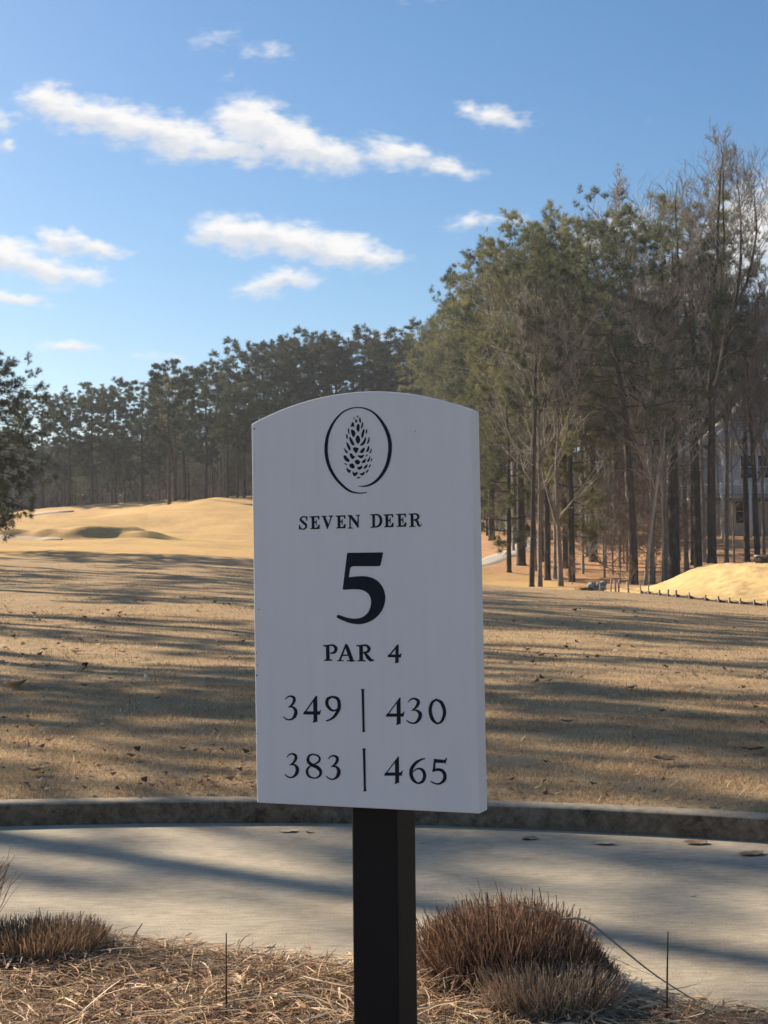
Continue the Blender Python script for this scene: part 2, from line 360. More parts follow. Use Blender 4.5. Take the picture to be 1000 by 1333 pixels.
def Zg(x, y):
    x = np.asarray(x, float); y = np.asarray(y, float)
    R = np.clip(np.hypot(x, y), 8.41, 459); A = np.degrees(np.arctan2(x, y))
    i = (np.log(R)-G_L[0])/(G_L[1]-G_L[0]); j = (A+180)/.25
    i0 = np.clip(i.astype(int), 0, 318); j0 = np.clip(j.astype(int), 0, 1439); fi = i-i0; fj = j-j0
    z = (GZ[i0, j0]*(1-fj)+GZ[i0, j0+1]*fj)*(1-fi) + (GZ[i0+1, j0]*(1-fj)+GZ[i0+1, j0+1]*fj)*fi
    k = np.clip((R-9.5)/8, 0, 1)
    z = z + k*(fbm(x*.16, y*.16, 3, 3)-.5)*.22*np.clip(R/30, .3, 1.0) + k*(fbm(x*.9, y*.9, 9, 2)-.5)*.035
    return z + bumps(x, y)
def spot(u, d):
    x = (u-500)/F_*d; return x, d, float(Zg(x, d))

# kerb circle and bed outline (polar about the camera)
_p = np.array([(-2.31, 8.79), (-.02, 8.71), (2.08, 8.03)])
_A = np.c_[2*_p, np.ones(3)]; KX, KY, _c = np.linalg.solve(_A, (_p**2).sum(1)); KR = math.sqrt(_c+KX*KX+KY*KY)
def kerbR(ph):
    dx, dy = np.sin(ph), np.cos(ph); b = dx*KX+dy*KY
    return b + np.sqrt(b*b - (KX*KX+KY*KY-KR*KR))
_ba = np.radians([-180, -120, -60, -30, -14.8, -11.9, -5.6, -1.4, 4, 9.6, 14.4, 25, 60, 120, 180]); _br = np.array([4.2, 4.6, 6.0, 6.7, 6.46, 6.27, 5.89, 5.68, 5.46, 5.28, 5.15, 4.95, 4.6, 4.3, 4.2])
def bedR(ph): return np.minimum(np.interp(ph, _ba, _br), kerbR(ph)-1.5)
PH = np.radians(np.unique(np.concatenate([np.linspace(-180, -40, 71), np.linspace(-40, -18, 56), np.linspace(-18, 18, 260), np.linspace(18, 40, 56), np.linspace(40, 180, 71)])))
def polar_sheet(name, m, rows, zfun, kind='structure', color=None, smooth_=True):
    """rows: list of radius arrays over PH"""
    Rr = np.array(rows); x = Rr*np.sin(PH); y = Rr*np.cos(PH); z = zfun(Rr, x, y)
    V = np.stack([x, y, z], -1); i = np.arange(V.shape[0]*V.shape[1]).reshape(V.shape[:2])
    Fq = np.stack([i[:-1, :-1], i[1:, :-1], i[1:, 1:], i[:-1, 1:]], -1).reshape(-1, 4)[:, ::-1]
    me = mesh_(name, V, Fq, m, smooth_, None if color is None else color(x, y, Rr).reshape(-1, 3))
    return tag(ob(name, me), kind=kind)
kr = kerbR(PH); br = bedR(PH)
def band(x, y, lo, hi): pass
def sstep(a, b, x):
    t = np.clip((x-a)/(b-a), 0, 1); return t*t*(3-2*t)
def zones(x, y, R):
    n = (fbm(x*.12, y*.12, 21, 3)-.5)
    gold = sstep(66, 74, R+n*8)*(1-sstep(.0, 3, x-8.5-n*6))
    gold = np.maximum(gold, sstep(66, 72, R)*sstep(84, 79, R+n*4)*sstep(10.5, 9, x+n*2))
    straw = sstep(76, 84, R+n*16)*sstep(3.2, 5.6, x+n*5+ (R-100)*.02)
    straw = np.maximum(straw, sstep(62, 66, R)*sstep(8.2, 10, x+n*4))
    straw = np.maximum(straw, sstep(172, 182, R+n*20))
    return np.stack([gold, straw, 0*gold], -1)
offs = np.unique(np.concatenate([[.150, .20, .30, .45], .45*np.exp(np.linspace(.2, math.log(440/.45), 300)), np.linspace(76, 104, 70)]))
def zl(Rr, x, y):
    z = Zg(x, y); k = np.clip((Rr-kr-.15)/.25, 0, 1); return z*k + .128*(1-k)
polar_sheet('lawn', M['lawn'], [kr+o for o in offs], zl, color=zones)
polar_sheet('cart_path', M['path'], [br*.9+(kr+.05-br*.9)*q for q in np.linspace(0, 1, 24)], lambda Rr, x, y: 0*x + (fbm(x*.8, y*.8, 5, 3)-.5)*.008)
prof = [(0, -.03), (.004, .0), (.010, .095), (.018, .122), (.034, .134), (.07, .137), (.148, .139), (.157, .128), (.16, .04)]
def zk(Rr, x, y):
    return np.array([np.full(len(PH), q[1]) for q in prof]) + (fbm(x*1.1, y*1.1, 31, 3)-.5)*.010
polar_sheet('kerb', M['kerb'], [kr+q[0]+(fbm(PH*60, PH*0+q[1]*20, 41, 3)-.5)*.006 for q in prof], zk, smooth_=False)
def zb(Rr, x, y):
    k = np.clip((br-Rr)/.5, 0, 1); return -.012 + .05*k**.7 + (fbm(x*4, y*4, 51, 3)-.5)*.03*k
polar_sheet('mulch_bed', M['soil'], [br*q for q in (.02, .3, .5, .65, .75, .82, .87, .9, .92, .94, .955, .97, .985, 1.0, 1.012)], zb)
def zbed(x, y):
    R = np.hypot(x, y); ph = np.arctan2(x, y); b = bedR(ph); k = np.clip((b-R)/.5, 0, 1)
    return -.012 + .05*k**.7 + (fbm(x*4, y*4, 51, 3)-.5)*.03*k

# sand in the fairway bunkers
def draped(name, m, pts, lift, n=26, wid=None, kind='structure'):
    """a strip draped over the ground along points (x, y, half width)"""
    P = np.array(pts, float); s = np.linspace(0, len(P)-1, n*(len(P)-1)); q = np.stack([np.interp(s, range(len(P)), P[:, k]) for k in range(3)], 1)
    for k in range(3): q[:, k] = np.convolve(np.pad(q[:, k], 12, mode='edge'), np.ones(25)/25, 'valid')
    T = np.gradient(q[:, :2], axis=0); T /= np.linalg.norm(T, axis=1, keepdims=True); Nn = np.stack([-T[:, 1], T[:, 0]], 1)
    cols = np.linspace(-1, 1, 7); V = q[:, None, :2] + Nn[:, None]*q[:, None, 2:3]*cols[None, :, None]
    z = Zg(V[..., 0], V[..., 1]) + lift - .15*(np.abs(cols) > .99)
    V = np.concatenate([V, z[..., None]], -1); i = np.arange(V.shape[0]*7).reshape(-1, 7)
    Fq = np.stack([i[:-1, :-1], i[:-1, 1:], i[1:, 1:], i[1:, :-1]], -1).reshape(-1, 4)
    return tag(ob(name, mesh_(name, V, Fq, m, True)), kind=kind)
draped('sand_bunker', M['sand'], [(-27, 91.6, .5), (-25, 91.2, .9), (-23.0, 90.8, .9), (-21.4, 90.4, .7), (-19.8, 90.2, .2)], .05)
draped('sand_bunker', M['sand'], [(-37, 152, .5), (-35.5, 153, 1.2), (-34.0, 154, 1.0), (-33, 155, .3)], .08)
draped('far_cart_path', M['farpath'], [(2.5, 84, 1.0), (6.0, 91, 1.0), (7.6, 95, 1.0), (10.0, 102, 1.0), (11.2, 108, 1.0), (11.0, 116, 1.0), (10.4, 124, 1.1), (11.4, 134, 1.2), (14, 150, 1.2)], .07)
draped('far_cart_path', M['farpath'], [(-13, 178, 1.2), (-6, 172, 1.2), (-1, 168, 1.2), (3, 160, 1.1)], .08)

# straw covered bank beside the building plot
def bank():
    xs = np.linspace(9.5, 34, 190); ys = np.linspace(51.5, 82, 170); Xg, Yg = np.meshgrid(xs, ys)
    front = np.interp(Xg, [9.5, 11, 12.5, 14, 16, 20, 34], [63, 59.5, 57.6, 56, 54.6, 53.5, 53]) + (fbm(Xg*.7, Yg*0, 66, 2)-.5)*.5
    back = np.interp(Xg, [9.5, 12, 16, 34], [66, 73, 77, 79])
    k = sstep(0, 9.5, Yg-front)**.8*sstep(0, 7, back-Yg)
    h = np.interp(Xg, [10.4, 11.3, 12.2, 13.2, 14.4, 15.5, 17, 34], [.0, .15, .45, .82, 1.28, 1.52, 1.56, 1.6])
    base = Zg(Xg, Yg); zt = h + .10
    z = base*(1-k) + np.maximum(zt, base)*k + np.minimum(k*4, 1)*((fbm(Xg*.9, Yg*.9, 61, 4)-.5)*.16 + (fbm(Xg*3.2, Yg*3.2, 63, 3)-.5)*.10) + np.where(k > .004, .05, -.12)
    V = np.stack([Xg, Yg, z], -1); i = np.arange(V.shape[0]*V.shape[1]).reshape(V.shape[:2])
    Fq = np.stack([i[:-1, :-1], i[:-1, 1:], i[1:, 1:], i[1:, :-1]], -1).reshape(-1, 4)
    kk = (k[:-1, :-1]+k[1:, 1:]).ravel() > .003
    tag(ob('straw_bank', mesh_('straw_bank', V, Fq[kk], M['bank'], True)), kind='structure')
    def z_at(x, y):
        j = np.argmin(np.abs(xs-x)); i_ = np.argmin(np.abs(ys-y)); return float(z[i_, j])
    return z_at
bank_z = bank()

# ------------------------------------------------------------------ trees
def grow(rng, P, Rd, n, s0, s1, ang, length, up, k, r_ratio, wig=.06, tip=.15, lenscale=None):
    """n children on every parent branch: P (B,m,3)"""
    B, m, _ = P.shape
    s = np.sort(rng.uniform(s0, s1, (B, n)), 1)
    f = s*(m-1); i = np.clip(f.astype(int), 0, m-2); fr = (f-i)[..., None]
    bi = np.arange(B)[:, None]
    base = P[bi, i]*(1-fr) + P[bi, i+1]*fr
    T = P[bi, i+1]-P[bi, i]; T /= np.linalg.norm(T, axis=-1, keepdims=True)+1e-9
    rb = Rd[bi, i]*(1-fr[..., 0]) + Rd[bi, i+1]*fr[..., 0]
    v = rng.normal(size=(B, n, 3)); v -= (v*T).sum(-1, keepdims=True)*T; v /= np.linalg.norm(v, axis=-1, keepdims=True)+1e-9
    a = np.radians(ang*rng.uniform(.7, 1.3, (B, n, 1)))
    D = T*np.cos(a) + v*np.sin(a)
    L = length*rng.uniform(.6, 1.25, (B, n))
    if lenscale is not None: L = L*lenscale(s)
    t = np.linspace(0, 1, k)
    Q = base[:, :, None] + D[:, :, None]*(L[..., None]*t)[..., None]
    Q[..., 2] += up*L[..., None]*t**2
    w = np.cumsum(rng.normal(size=(B, n, k, 3))*wig, 2)*L[..., None, None]/k**.5; w[:, :, 0] = 0
    Q = Q + w
    r = (rb*r_ratio)[..., None]*(1-(1-tip)*t)
    return Q.reshape(B*n, k, 3), r.reshape(B*n, k), s
def needles(rng, pts, dirs, n, ln, wd):
    K = len(pts); D = rng.normal(size=(K, n, 3))*.62 + dirs[:, None]*.75; D[..., 2] += .22
    D /= np.linalg.norm(D, axis=-1, keepdims=True)
    p = np.cross(D, rng.normal(size=(K, n, 3))); p /= np.linalg.norm(p, axis=-1, keepdims=True)+1e-9
    b = pts[:, None] + D*rng.uniform(0, .06, (K, n, 1)); L = ln*rng.uniform(.65, 1.2, (K, n, 1))
    V = np.stack([b - p*wd/2, b + p*wd/2, b + D*L], 2).reshape(-1, 3)
    return V, np.arange(len(V)).reshape(-1, 3)
def pine(seed, H, r0, cs, spread, nl=46, lean=(0, 0), nsec=6, ntuft=6, nn=24, ln=.33, wd=.022, wander=.12, droop=0.0, lexp=1.25, nm='needle'):
    g = np.random.default_rng(seed)
    z = np.linspace(0, 1, 18); wx = np.cumsum(g.normal(size=(18, 2))*wander/4, 0); wx -= wx[0]
    P = np.stack([lean[0]*z**lexp + wx[:, 0]*z, lean[1]*z**lexp + wx[:, 1]*z, z*H], 1)
    Rt = r0*(1-z)**.75 + .025; Rt[0] *= 1.35; Rt[1] *= 1.02
    P = np.insert(P, 1, P[0]*.95+P[1]*.05 + [0, 0, .2], 0); Rt = np.insert(Rt, 1, r0*1.08)
    parts = [tubes(P[None], Rt[None], 9)]
    t = np.clip(cs + (1-cs)*np.clip((np.arange(nl)+g.uniform(-.5, .5, nl))/nl, 0, 1)**.82, cs, .985); tt = (t-cs)/(1-cs)
    base = np.stack([np.interp(t*H, P[:, 2], P[:, k]) for k in range(3)], 1); rb = np.interp(t*H, P[:, 2], Rt)
    a = np.arange(nl)*2.399 + g.uniform(-.7, .7, nl)
    prof = np.clip(np.sin(np.pi*(.17+.64*tt)), 0, 1)**.9
    L = spread*prof*g.uniform(.55, 1.2, nl)
    slope = -.20-droop + .62*tt**1.4 + g.uniform(-.14, .14, nl)
    s = np.linspace(0, 1, 7); o = np.stack([np.cos(a), np.sin(a), np.zeros(nl)], 1)
    Q = base[:, None] + o[:, None]*(L[:, None]*s)[..., None]
    Q[..., 2] += L[:, None]*(slope[:, None]*s + (.22-droop*.8)*s**2)
    Q[:, 1:] += np.cumsum(g.normal(size=(nl, 6, 3))*.035, 1)*L[:, None, None]
    rl = np.minimum(rb*.42, .012+L*.020)[:, None]*(1-.8*s)
    parts.append(tubes(Q, rl, 5))
    S, rs, _ = grow(g, Q, rl, nsec, .30, 1.0, 48, 1.0, .18, 4, .6, .10, .3, None)
    Ls = np.repeat(L, nsec)*.30; S = S[:, :1] + (S-S[:, :1])*np.clip(Ls, .3, 1.3)[:, None, None]
    parts.append(tubes(S, rs, 3))
    # dead stubs below the crown
    nd = 9; td = g.uniform(cs*.45, cs, nd); bd = np.stack([np.interp(td*H, P[:, 2], P[:, k]) for k in range(3)], 1); ad = g.uniform(0, 6.28, nd)
    Ld = g.uniform(.4, 1.6, nd); od = np.stack([np.cos(ad), np.sin(ad), g.uniform(-.2, .3, nd)], 1); s4 = np.linspace(0, 1, 4)
    parts.append(tubes(bd[:, None]+od[:, None]*(Ld[:, None]*s4)[..., None]+np.cumsum(g.normal(size=(nd, 4, 3))*.04, 1), .028*(1-.75*s4)[None].repeat(nd, 0), 4))
    tr = join(parts[:1]); brn = join(parts[1:])
    # needle tufts at the ends of the shoots
    K = len(S); f = g.uniform(.5, 1.0, (K, ntuft))**.7*3; i = np.clip(f.astype(int), 0, 2); fr = (f-i)[..., None]; bi = np.arange(K)[:, None]
    pt = S[bi, i]*(1-fr)+S[bi, i+1]*fr + g.normal(size=(K, ntuft, 3))*.11; dr = S[bi, i+1]-S[bi, i]; dr /= np.linalg.norm(dr, axis=-1, keepdims=True)+1e-9
    tipd = Q[:, -1]-Q[:, -2]; tipd /= np.linalg.norm(tipd, axis=-1, keepdims=True)
    pts = np.concatenate([pt.reshape(-1, 3), np.repeat(Q[:, -1], 4, 0)+g.normal(size=(nl*4, 3))*.12]); drs = np.concatenate([dr.reshape(-1, 3), np.repeat(tipd, 4, 0)])
    nd_ = needles(g, pts, drs, nn, ln, wd)
    return [('trunk', mesh_('trunk', *tr, M['pinebark'], True)), ('branches', mesh_('branches', *brn, M['pinebark'], True)), ('crown', mesh_('crown', *nd_, M[nm]))]
def bare(seed, H, r0, cs, spread, n1=24, n2=7, n3=6, ang=38, up=.45, bark='greybark', tbark=None, lean=(0, 0), leaves=0, wander=.2, tw=.0105, forks=()):
    g = np.random.default_rng(seed)
    z = np.linspace(0, 1, 16); wx = np.cumsum(g.normal(size=(16, 2))*wander/4, 0); wx -= wx[0]
    P = np.stack([lean[0]*z**1.2 + wx[:, 0]*z, lean[1]*z**1.2 + wx[:, 1]*z, z*H], 1)
    Rt = r0*(1-z)**.8 + .012; Rt[0] *= 1.3
    PP = [P]; RR = [Rt]
    for (zf, dx, dy, top) in forks:                    # co-leaders that leave the trunk low and rise beside it
        i = int(zf*15); b0 = P[i]; q = np.linspace(0, 1, 16); e = np.array([dx, dy, top*H-b0[2]])
        c = b0 + e*q[:, None]; c[:, :2] += np.array([dx, dy])*(.35*np.sin(np.pi*q))[:, None] + np.cumsum(g.normal(size=(16, 2))*.05, 0)*q[:, None]
        PP.append(c); RR.append(Rt[i]*.62*(1-q)**.8+.012)
    PP = np.array(PP); RR = np.array(RR)
    tr = tubes(PP, RR, 9)
    A, ra, s = grow(g, PP, RR, n1, cs, .97, ang, spread, up, 8, .45, .05, .2, lambda s: np.clip(1.15-s*.95, .12, 1))
    ra = np.minimum(ra, .016+.03*np.linalg.norm(A[:, -1]-A[:, 0], axis=1)[:, None]*np.linspace(1, .2, 8))
    L = np.linalg.norm(A[:, -1]-A[:, 0], axis=1)
    Bq, rb, s2 = grow(g, A, ra, n2, .22, .98, 40, 1.0, .25, 6, .6, .07, .3, lambda s: 1.1-.6*s)
    Lb = np.repeat(L, n2)*.42; Bq = Bq[:, :1] + (Bq-Bq[:, :1])*Lb[:, None, None]; rb = np.maximum(rb, tw*1.7)
    Cq, rc, _ = grow(g, Bq, rb, n3, .15, 1.0, 38, 1.0, .2, 4, .7, .08, .4, lambda s: 1.1-.5*s)
    Lc = np.clip(np.repeat(Lb, n3)*.5, .25, 1.1); Cq = Cq[:, :1] + (Cq-Cq[:, :1])*Lc[:, None, None]; rc = np.maximum(np.minimum(rc, tw*1.3), tw*.7)
    out = [('trunk', mesh_('trunk', *tr, M[tbark or bark], True)), ('branches', mesh_('branches', *join([tubes(A, ra, 5), tubes(Bq, rb, 3), tubes(Cq, rc, 3)]), M[bark], True))]
    if leaves:
        pk = g.integers(0, len(Cq), leaves); pts = Cq[pk, g.integers(1, 4, leaves)] + g.normal(size=(leaves, 3))*.05
        d = g.normal(size=(leaves, 3)); d /= np.linalg.norm(d, axis=1, keepdims=True); e = np.cross(d, g.normal(size=(leaves, 3))); e /= np.linalg.norm(e, axis=1, keepdims=True)
        l = g.uniform(.05, .10, (leaves, 1)); V = np.stack([pts, pts+d*l*.5+e*l*.32, pts+d*l, pts+d*l*.5-e*l*.32], 1).reshape(-1, 3)
        out.append(('leaves', mesh_('leaves', V, np.arange(len(V)).reshape(-1, 4), M['deadleaf'])))
    return out
KIND = {
 'tall1': (20, pine(11, 20, .26, .44, 4.2, 34, nsec=8)), 'tall2': (20, pine(12, 20, .24, .52, 3.9, 28, nsec=8)), 'tall3': (20, pine(13, 20, .28, .38, 4.6, 36, nsec=8)),
 'tall4': (20, pine(14, 20, .22, .58, 3.6, 26, nsec=8)), 'young1': (12, pine(15, 12, .15, .16, 3.0, 46, nsec=6)), 'young2': (12, pine(16, 12, .14, .24, 2.6, 42, nsec=6)),
 'far1': (18, pine(17, 18, .20, .34, 4.3, 48, ln=.42, wd=.042, nn=20, ntuft=8, nm='farneedle')), 'far2': (18, pine(18, 18, .19, .46, 4.2, 42, ln=.42, wd=.042, nn=20, ntuft=8, nm='farneedle')), 'far3': (18, pine(19, 18, .20, .26, 4.6, 54, ln=.42, wd=.042, nn=20, ntuft=8, nm='farneedle')),
 'bare1': (20, bare(21, 20, .17, .34, 6.5, 24, 7, 6)), 'bare2': (18, bare(22, 18, .11, .36, 5.0, 24, 7, 7, ang=30)), 'bare3': (15, bare(23, 15, .085, .26, 5.0, 24, 7, 6, ang=46)),
 'bare4': (16, bare(24, 16, .075, .24, 4.6, 26, 7, 6, ang=44, bark='brownbark')),
 'leafy1': (7, bare(31, 7, .06, .12, 2.8, 24, 7, 5, ang=58, up=.2, bark='brownbark', leaves=2600, tw=.005)),
 'leafy2': (4, bare(32, 4, .04, .05, 2.0, 20, 7, 5, ang=55, up=.2, bark='brownbark', leaves=1500, tw=.004)),
 'twiggy': (5, bare(33, 5, .05, .06, 2.6, 26, 7, 6, ang=52, up=.25, bark='greybark', tw=.005)),
}
NAMES = {'pine': 'pine_tree', 'bare': 'bare_tree', 'sapling': 'sapling', 'shrub': 'shrub'}
CATS = {'pine': 'pine tree', 'bare': 'bare tree', 'sapling': 'sapling', 'shrub': 'shrub'}
TOPS = {}
def plant(what, kind, x, y, H, label, group=None, rot=None, tilt=(0, 0), zoff=-.08, fat=1.0):
    parts = KIND[kind][1]; h0 = max(v[2] for nm, me in parts[1:2]+parts[-1:] for v in (me.vertices[i].co for i in range(0, len(me.vertices), 3))) if kind not in TOPS else TOPS[kind]; TOPS[kind] = h0; s = H/h0
    r = empty(NAMES[what], (x, y, float(Zg(x, y))+zoff), (tilt[1], tilt[0], rng.uniform(0, 6.28) if rot is None else rot))
    r.scale = (s*fat, s*fat, s)
    tag(r, label, CATS[what], group)
    for nm, me in parts:
        o = ob(nm, me, r)
        if nm != 'trunk': o['kind'] = 'stuff'
    return r
def top_h(u, v, d, x):     # height of a tree whose tip stands at that elevation
    return 1.5 + (744 - (u-500)*.010 - v)/F_*d - float(Zg(x, d))
def tree_at(what, kind, u, d, vtop, label, group=None, tilt=(0, 0), rot=None, fat=1.0):
    x = (u-500)/F_*d; return plant(what, kind, x, d, top_h(u, vtop, d, x), label, group, rot, tilt, fat=fat)

# --- the grove's front trees, each one told apart
KIND['main'] = (20.5, pine(41, 20.5, .27, .42, 5.6, 46, lean=(-2.3, .3), nsec=9, wander=.22, lexp=2.8, nm='farneedle'))
G1 = 'trees at the front of the grove'
tree_at('pine', 'main', 824, 76, 246, 'big dark pine leaning left, with the highest broad green crown of the grove', G1, rot=0)
KIND['poplar'] = (24, bare(42, 24, .25, .42, 5.0, 13, 8, 6, tw=.0085, ang=32, up=.5, lean=(.5, 0), wander=.5, tbark='pinebark', forks=((.42, 1.9, .3, .95), (.50, .7, -.6, .99), (.46, -1.6, .5, .92), (.58, 2.6, .2, .90))))
tree_at('bare', 'poplar', 926, 78, 146, 'tallest leafless tree, its grey fork rising far above the pines near the house', G1, rot=0)
KIND['slim1'] = (18, bare(45, 18, .125, .26, 5.2, 17, 6, 5, ang=44, up=.5, lean=(-.5, 0), wander=.45, tbark='brownbark', tw=.009, forks=((.5, -1.2, .4, .92),)))
KIND['slim2'] = (18, bare(46, 18, .125, .30, 5.0, 16, 6, 5, ang=40, up=.55, lean=(.4, 0), wander=.45, tbark='brownbark', tw=.009, forks=((.42, 1.4, -.3, .9), (.6, -.8, .5, .95))))
KIND['slim3'] = (18, bare(47, 18, .15, .20, 5.2, 12, 6, 5, ang=46, up=.45, wander=.5, tbark='brownbark', tw=.009, forks=((.2, -1.3, .2, .75), (.55, 1.0, .3, .95))))
tree_at('pine', 'tall4', 691, 74.5, 322, 'slim pine leaning left, the left trunk of the V-shaped pair at the lawn edge', G1, tilt=(-.05, 0), fat=.72)
tree_at('bare', 'slim2', 702, 74.8, 332, 'slim leafless tree leaning right, the right trunk of the V-shaped pair at the lawn edge', G1, rot=0)
tree_at('bare', 'slim3', 729, 75.5, 340, 'forked leafless tree just right of the V-shaped pair of trunks', G1, rot=0)
tree_at('pine', 'tall2', 712, 80, 300, 'straight dark pine rising between the V-shaped pair and the forked leafless tree', G1, fat=.8)
tree_at('pine', 'tall4', 972, 90, 322, 'pine with straight dark trunk standing in front of the house windows', G1, fat=.9)
tree_at('bare', 'slim2', 994, 88, 345, 'leafless tree in front of the house at the right edge', G1, rot=2)
tree_at('pine', 'tall4', 743, 79, 318, 'pine with brown brush at its foot, third trunk right of the V-shaped pair', G1, fat=.85)
tree_at('pine', 'tall3', 738, 88, 290, 'dark pine rising behind the forked leafless tree', G1)
tree_at('pine', 'tall1', 772, 92, 282, 'dark pine rising directly left of the highest crown', G1)
tree_at('bare', 'slim2', 848, 77, 300, 'grey upright leafless tree right of the big leaning pine', G1, rot=1)
tree_at('bare', 'slim1', 866, 78, 335, 'grey leafless tree beside the thickest dark trunk', G1, rot=2)
tree_at('bare', 'slim2', 893, 82, 285, 'grey leafless tree between the thickest trunk and the tallest leafless tree', G1, rot=3)
tree_at('bare', 'slim1', 945, 84, 322, 'grey leafless tree just right of the tallest leafless tree', G1, rot=4)
tree_at('bare', 'bare2', 722, 81, 395, 'thin bare tree squeezed between the V-shaped pair and the straight dark pine', G1)
tree_at('pine', 'tall3', 678, 90, 300, 'stout pine standing beside the far cart path where it bends', G1)
tree_at('pine', 'tall2', 669, 104, 325, 'pine on the red straw slope just above the far cart path', G1)
tree_at('pine', 'tall1', 640, 107, 345, 'dark pine trunk on the red straw slope, nearest to the sign edge', G1)
tree_at('bare', 'bare2', 764, 95, 330, 'pale thin leafless tree alone on the straw hillside left of the leaning pine', G1)
tree_at('bare', 'bare3', 862, 77.5, 380, 'thin brown bare tree between the leaning sapling and the thick dark trunk', G1, fat=.8)
tree_at('pine', 'tall1', 877, 79, 285, 'thickest dark trunk left of the straw bank, a pine with flared foot', G1, fat=1.25)
tree_at('pine', 'tall4', 908, 82, 262, 'dark pine trunk just left of the tallest leafless tree', G1)
KIND['thin'] = (9, bare(43, 9, .075, .40, 2.2, 14, 6, 5, ang=34, lean=(1.6, 0), bark='greybark'))
tree_at('sapling', 'thin', 839, 76, 505, 'thin pale sapling slanting to the right beside the big leaning pine', G1, rot=0)
KIND['crook'] = (15, bare(44, 15, .16, .22, 6.0, 22, 7, 7, ang=42, lean=(-.7, 0), bark='brownbark', wander=.55, tbark='pinebark'))
tree_at('bare', 'crook', 986, 83, 330, 'crooked dark bare tree with a low fork, in front of the house roof', G1, rot=.3)
tree_at('bare', 'bare3', 955, 87, 400, 'slim dark bare tree in front of the house deck', G1, fat=.7)
tree_at('bare', 'bare2', 818, 92, 198, 'leafless tree whose fine upright top shows above the pines beside the highest crown', G1)
tree_at('pine', 'tall2', 905, 88, 228, 'pine whose crown tops the skyline just left of the tallest leafless tree', G1)
tree_at('pine', 'tall3', 708, 92, 262, 'pine with bushy crown sloping down the skyline left of the highest crown', G1)
tree_at('pine', 'young1', 662, 84, 470, 'low green young pine bushing out over the hillside beside the sign', G1)
tree_at('pine', 'young2', 745, 80, 500, 'young pine with yellow green lower boughs under the highest crown', G1)
# --- the rest of the grove
SK_U = [-200, 0, 50, 90, 120, 150, 185, 215, 240, 265, 300, 320, 345, 385, 410, 440, 465, 480, 505, 530, 548, 575, 600, 625, 640, 670, 700, 735, 770, 800, 850, 900, 930, 960, 1000, 1200, 1500]
SK_V = [470, 485, 520, 507, 510, 494, 492, 470, 480, 464, 490, 465, 438, 436, 432, 425, 430, 455, 448, 436, 434, 412, 388, 352, 335, 292, 266, 252, 268, 292, 272, 246, 262, 318, 318, 300, 300]
def skyline(u): return np.interp(u, SK_U, SK_V)
ORD = ['first', 'second', 'third', 'fourth', 'fifth', 'sixth', 'seventh', 'eighth', 'ninth', 'tenth', 'eleventh', 'twelfth', 'thirteenth', 'fourteenth', 'fifteenth', 'sixteenth', 'seventeenth', 'eighteenth']
def relabel(items, zones, noun, back, near=10):
    """items (object, u, d, height): a label of its own for those standing in front, one shared label per zone behind"""
    for lo, hi, where in zones:
        q = sorted([i for i in items if lo <= i[1] < hi], key=lambda i: i[2])
        fr = sorted(q[:near], key=lambda i: i[1])
        for k, i in enumerate(fr):
            i[0]['label'] = '%s %s, %s from left' % (noun, where, ORD[k] if len(fr) > 1 else 'only one')
        for i in q[near:]: i[0]['label'] = '%s %s' % (back, where); i[0]['group'] = '%s, %s' % (i[0]['group'], where)
g2 = np.random.default_rng(77); placed = [(o.location.x, o.location.y) for o in COL.objects if o.type == 'EMPTY']
def clear(x, y, r): return all((x-a)**2+(y-b)**2 > r*r for a, b in placed)
def on_path(x, y): return min((x-a)**2+(y-b)**2 for a, b in ((2.5, 84), (4.2, 87.5), (6, 91), (7.6, 95), (8.8, 98.5), (10, 102), (11.2, 108), (11, 116), (10.4, 124), (11.4, 134), (12.7, 142))) < 5
GP, GB, GS = 'pines deep in the grove', 'bare trees deep in the grove', 'undergrowth shrubs in the grove'
gp, gb, gs = [], [], []
# bushy pines and bare trees along the grove's edge that slopes away behind the sign
for k in range(60):
    d = g2.uniform(112, 168); x = 6.6-(d-110)*.018+g2.uniform(-.2, 3.2); u = 500+F_*x/d
    if on_path(x, d) or not clear(x, d, 2.3) or u > 672: continue
    placed.append((x, d)); hl = top_h(u, skyline(u)+abs(g2.normal())*40+40, d, x)
    if g2.random() < .62: gp.append((plant('pine', g2.choice(['young1', 'young2']), x, d, min(hl, g2.uniform(8, 13)), 'p', GP, fat=1.15), u, d, hl))
    else: gb.append((plant('bare', g2.choice(['bare3', 'bare4']), x, d, min(hl, g2.uniform(9, 15)), 'b', GB), u, d, hl))
# bare trees standing among the front pines towards the house
for u, d in [(806, 88), (916, 90), (1012, 86), (1030, 94), (735, 112), (752, 120), (712, 118), (700, 124), (800, 122), (880, 108), (650, 128), (672, 126), (690, 132), (840, 116)]:
    x = (u-500)/F_*d; placed.append((x, d)); hl = top_h(u, skyline(u)+g2.uniform(0, 90), d, x)
    gb.append((plant('bare', g2.choice(['bare1', 'bare2', 'bare3', 'bare4']), x, d, hl, 'b', GB, fat=.8), u, d, hl))
for i, u in enumerate(range(552, 700, 9)):          # the crowns that draw the sloping skyline
    d = np.interp(u, [552, 600, 640, 690], [172, 142, 124, 108]) + g2.uniform(-5, 5); x = (u-500)/F_*d
    if on_path(x, d): continue
    placed.append((x, d)); hl = top_h(u, skyline(u)+g2.uniform(6, 26), d, x)
    gp.append((plant('pine', ('tall3', 'tall1', 'tall3', 'tall2')[i % 4], x, d, hl, 'p', GP, fat=1.1), u, d, hl))
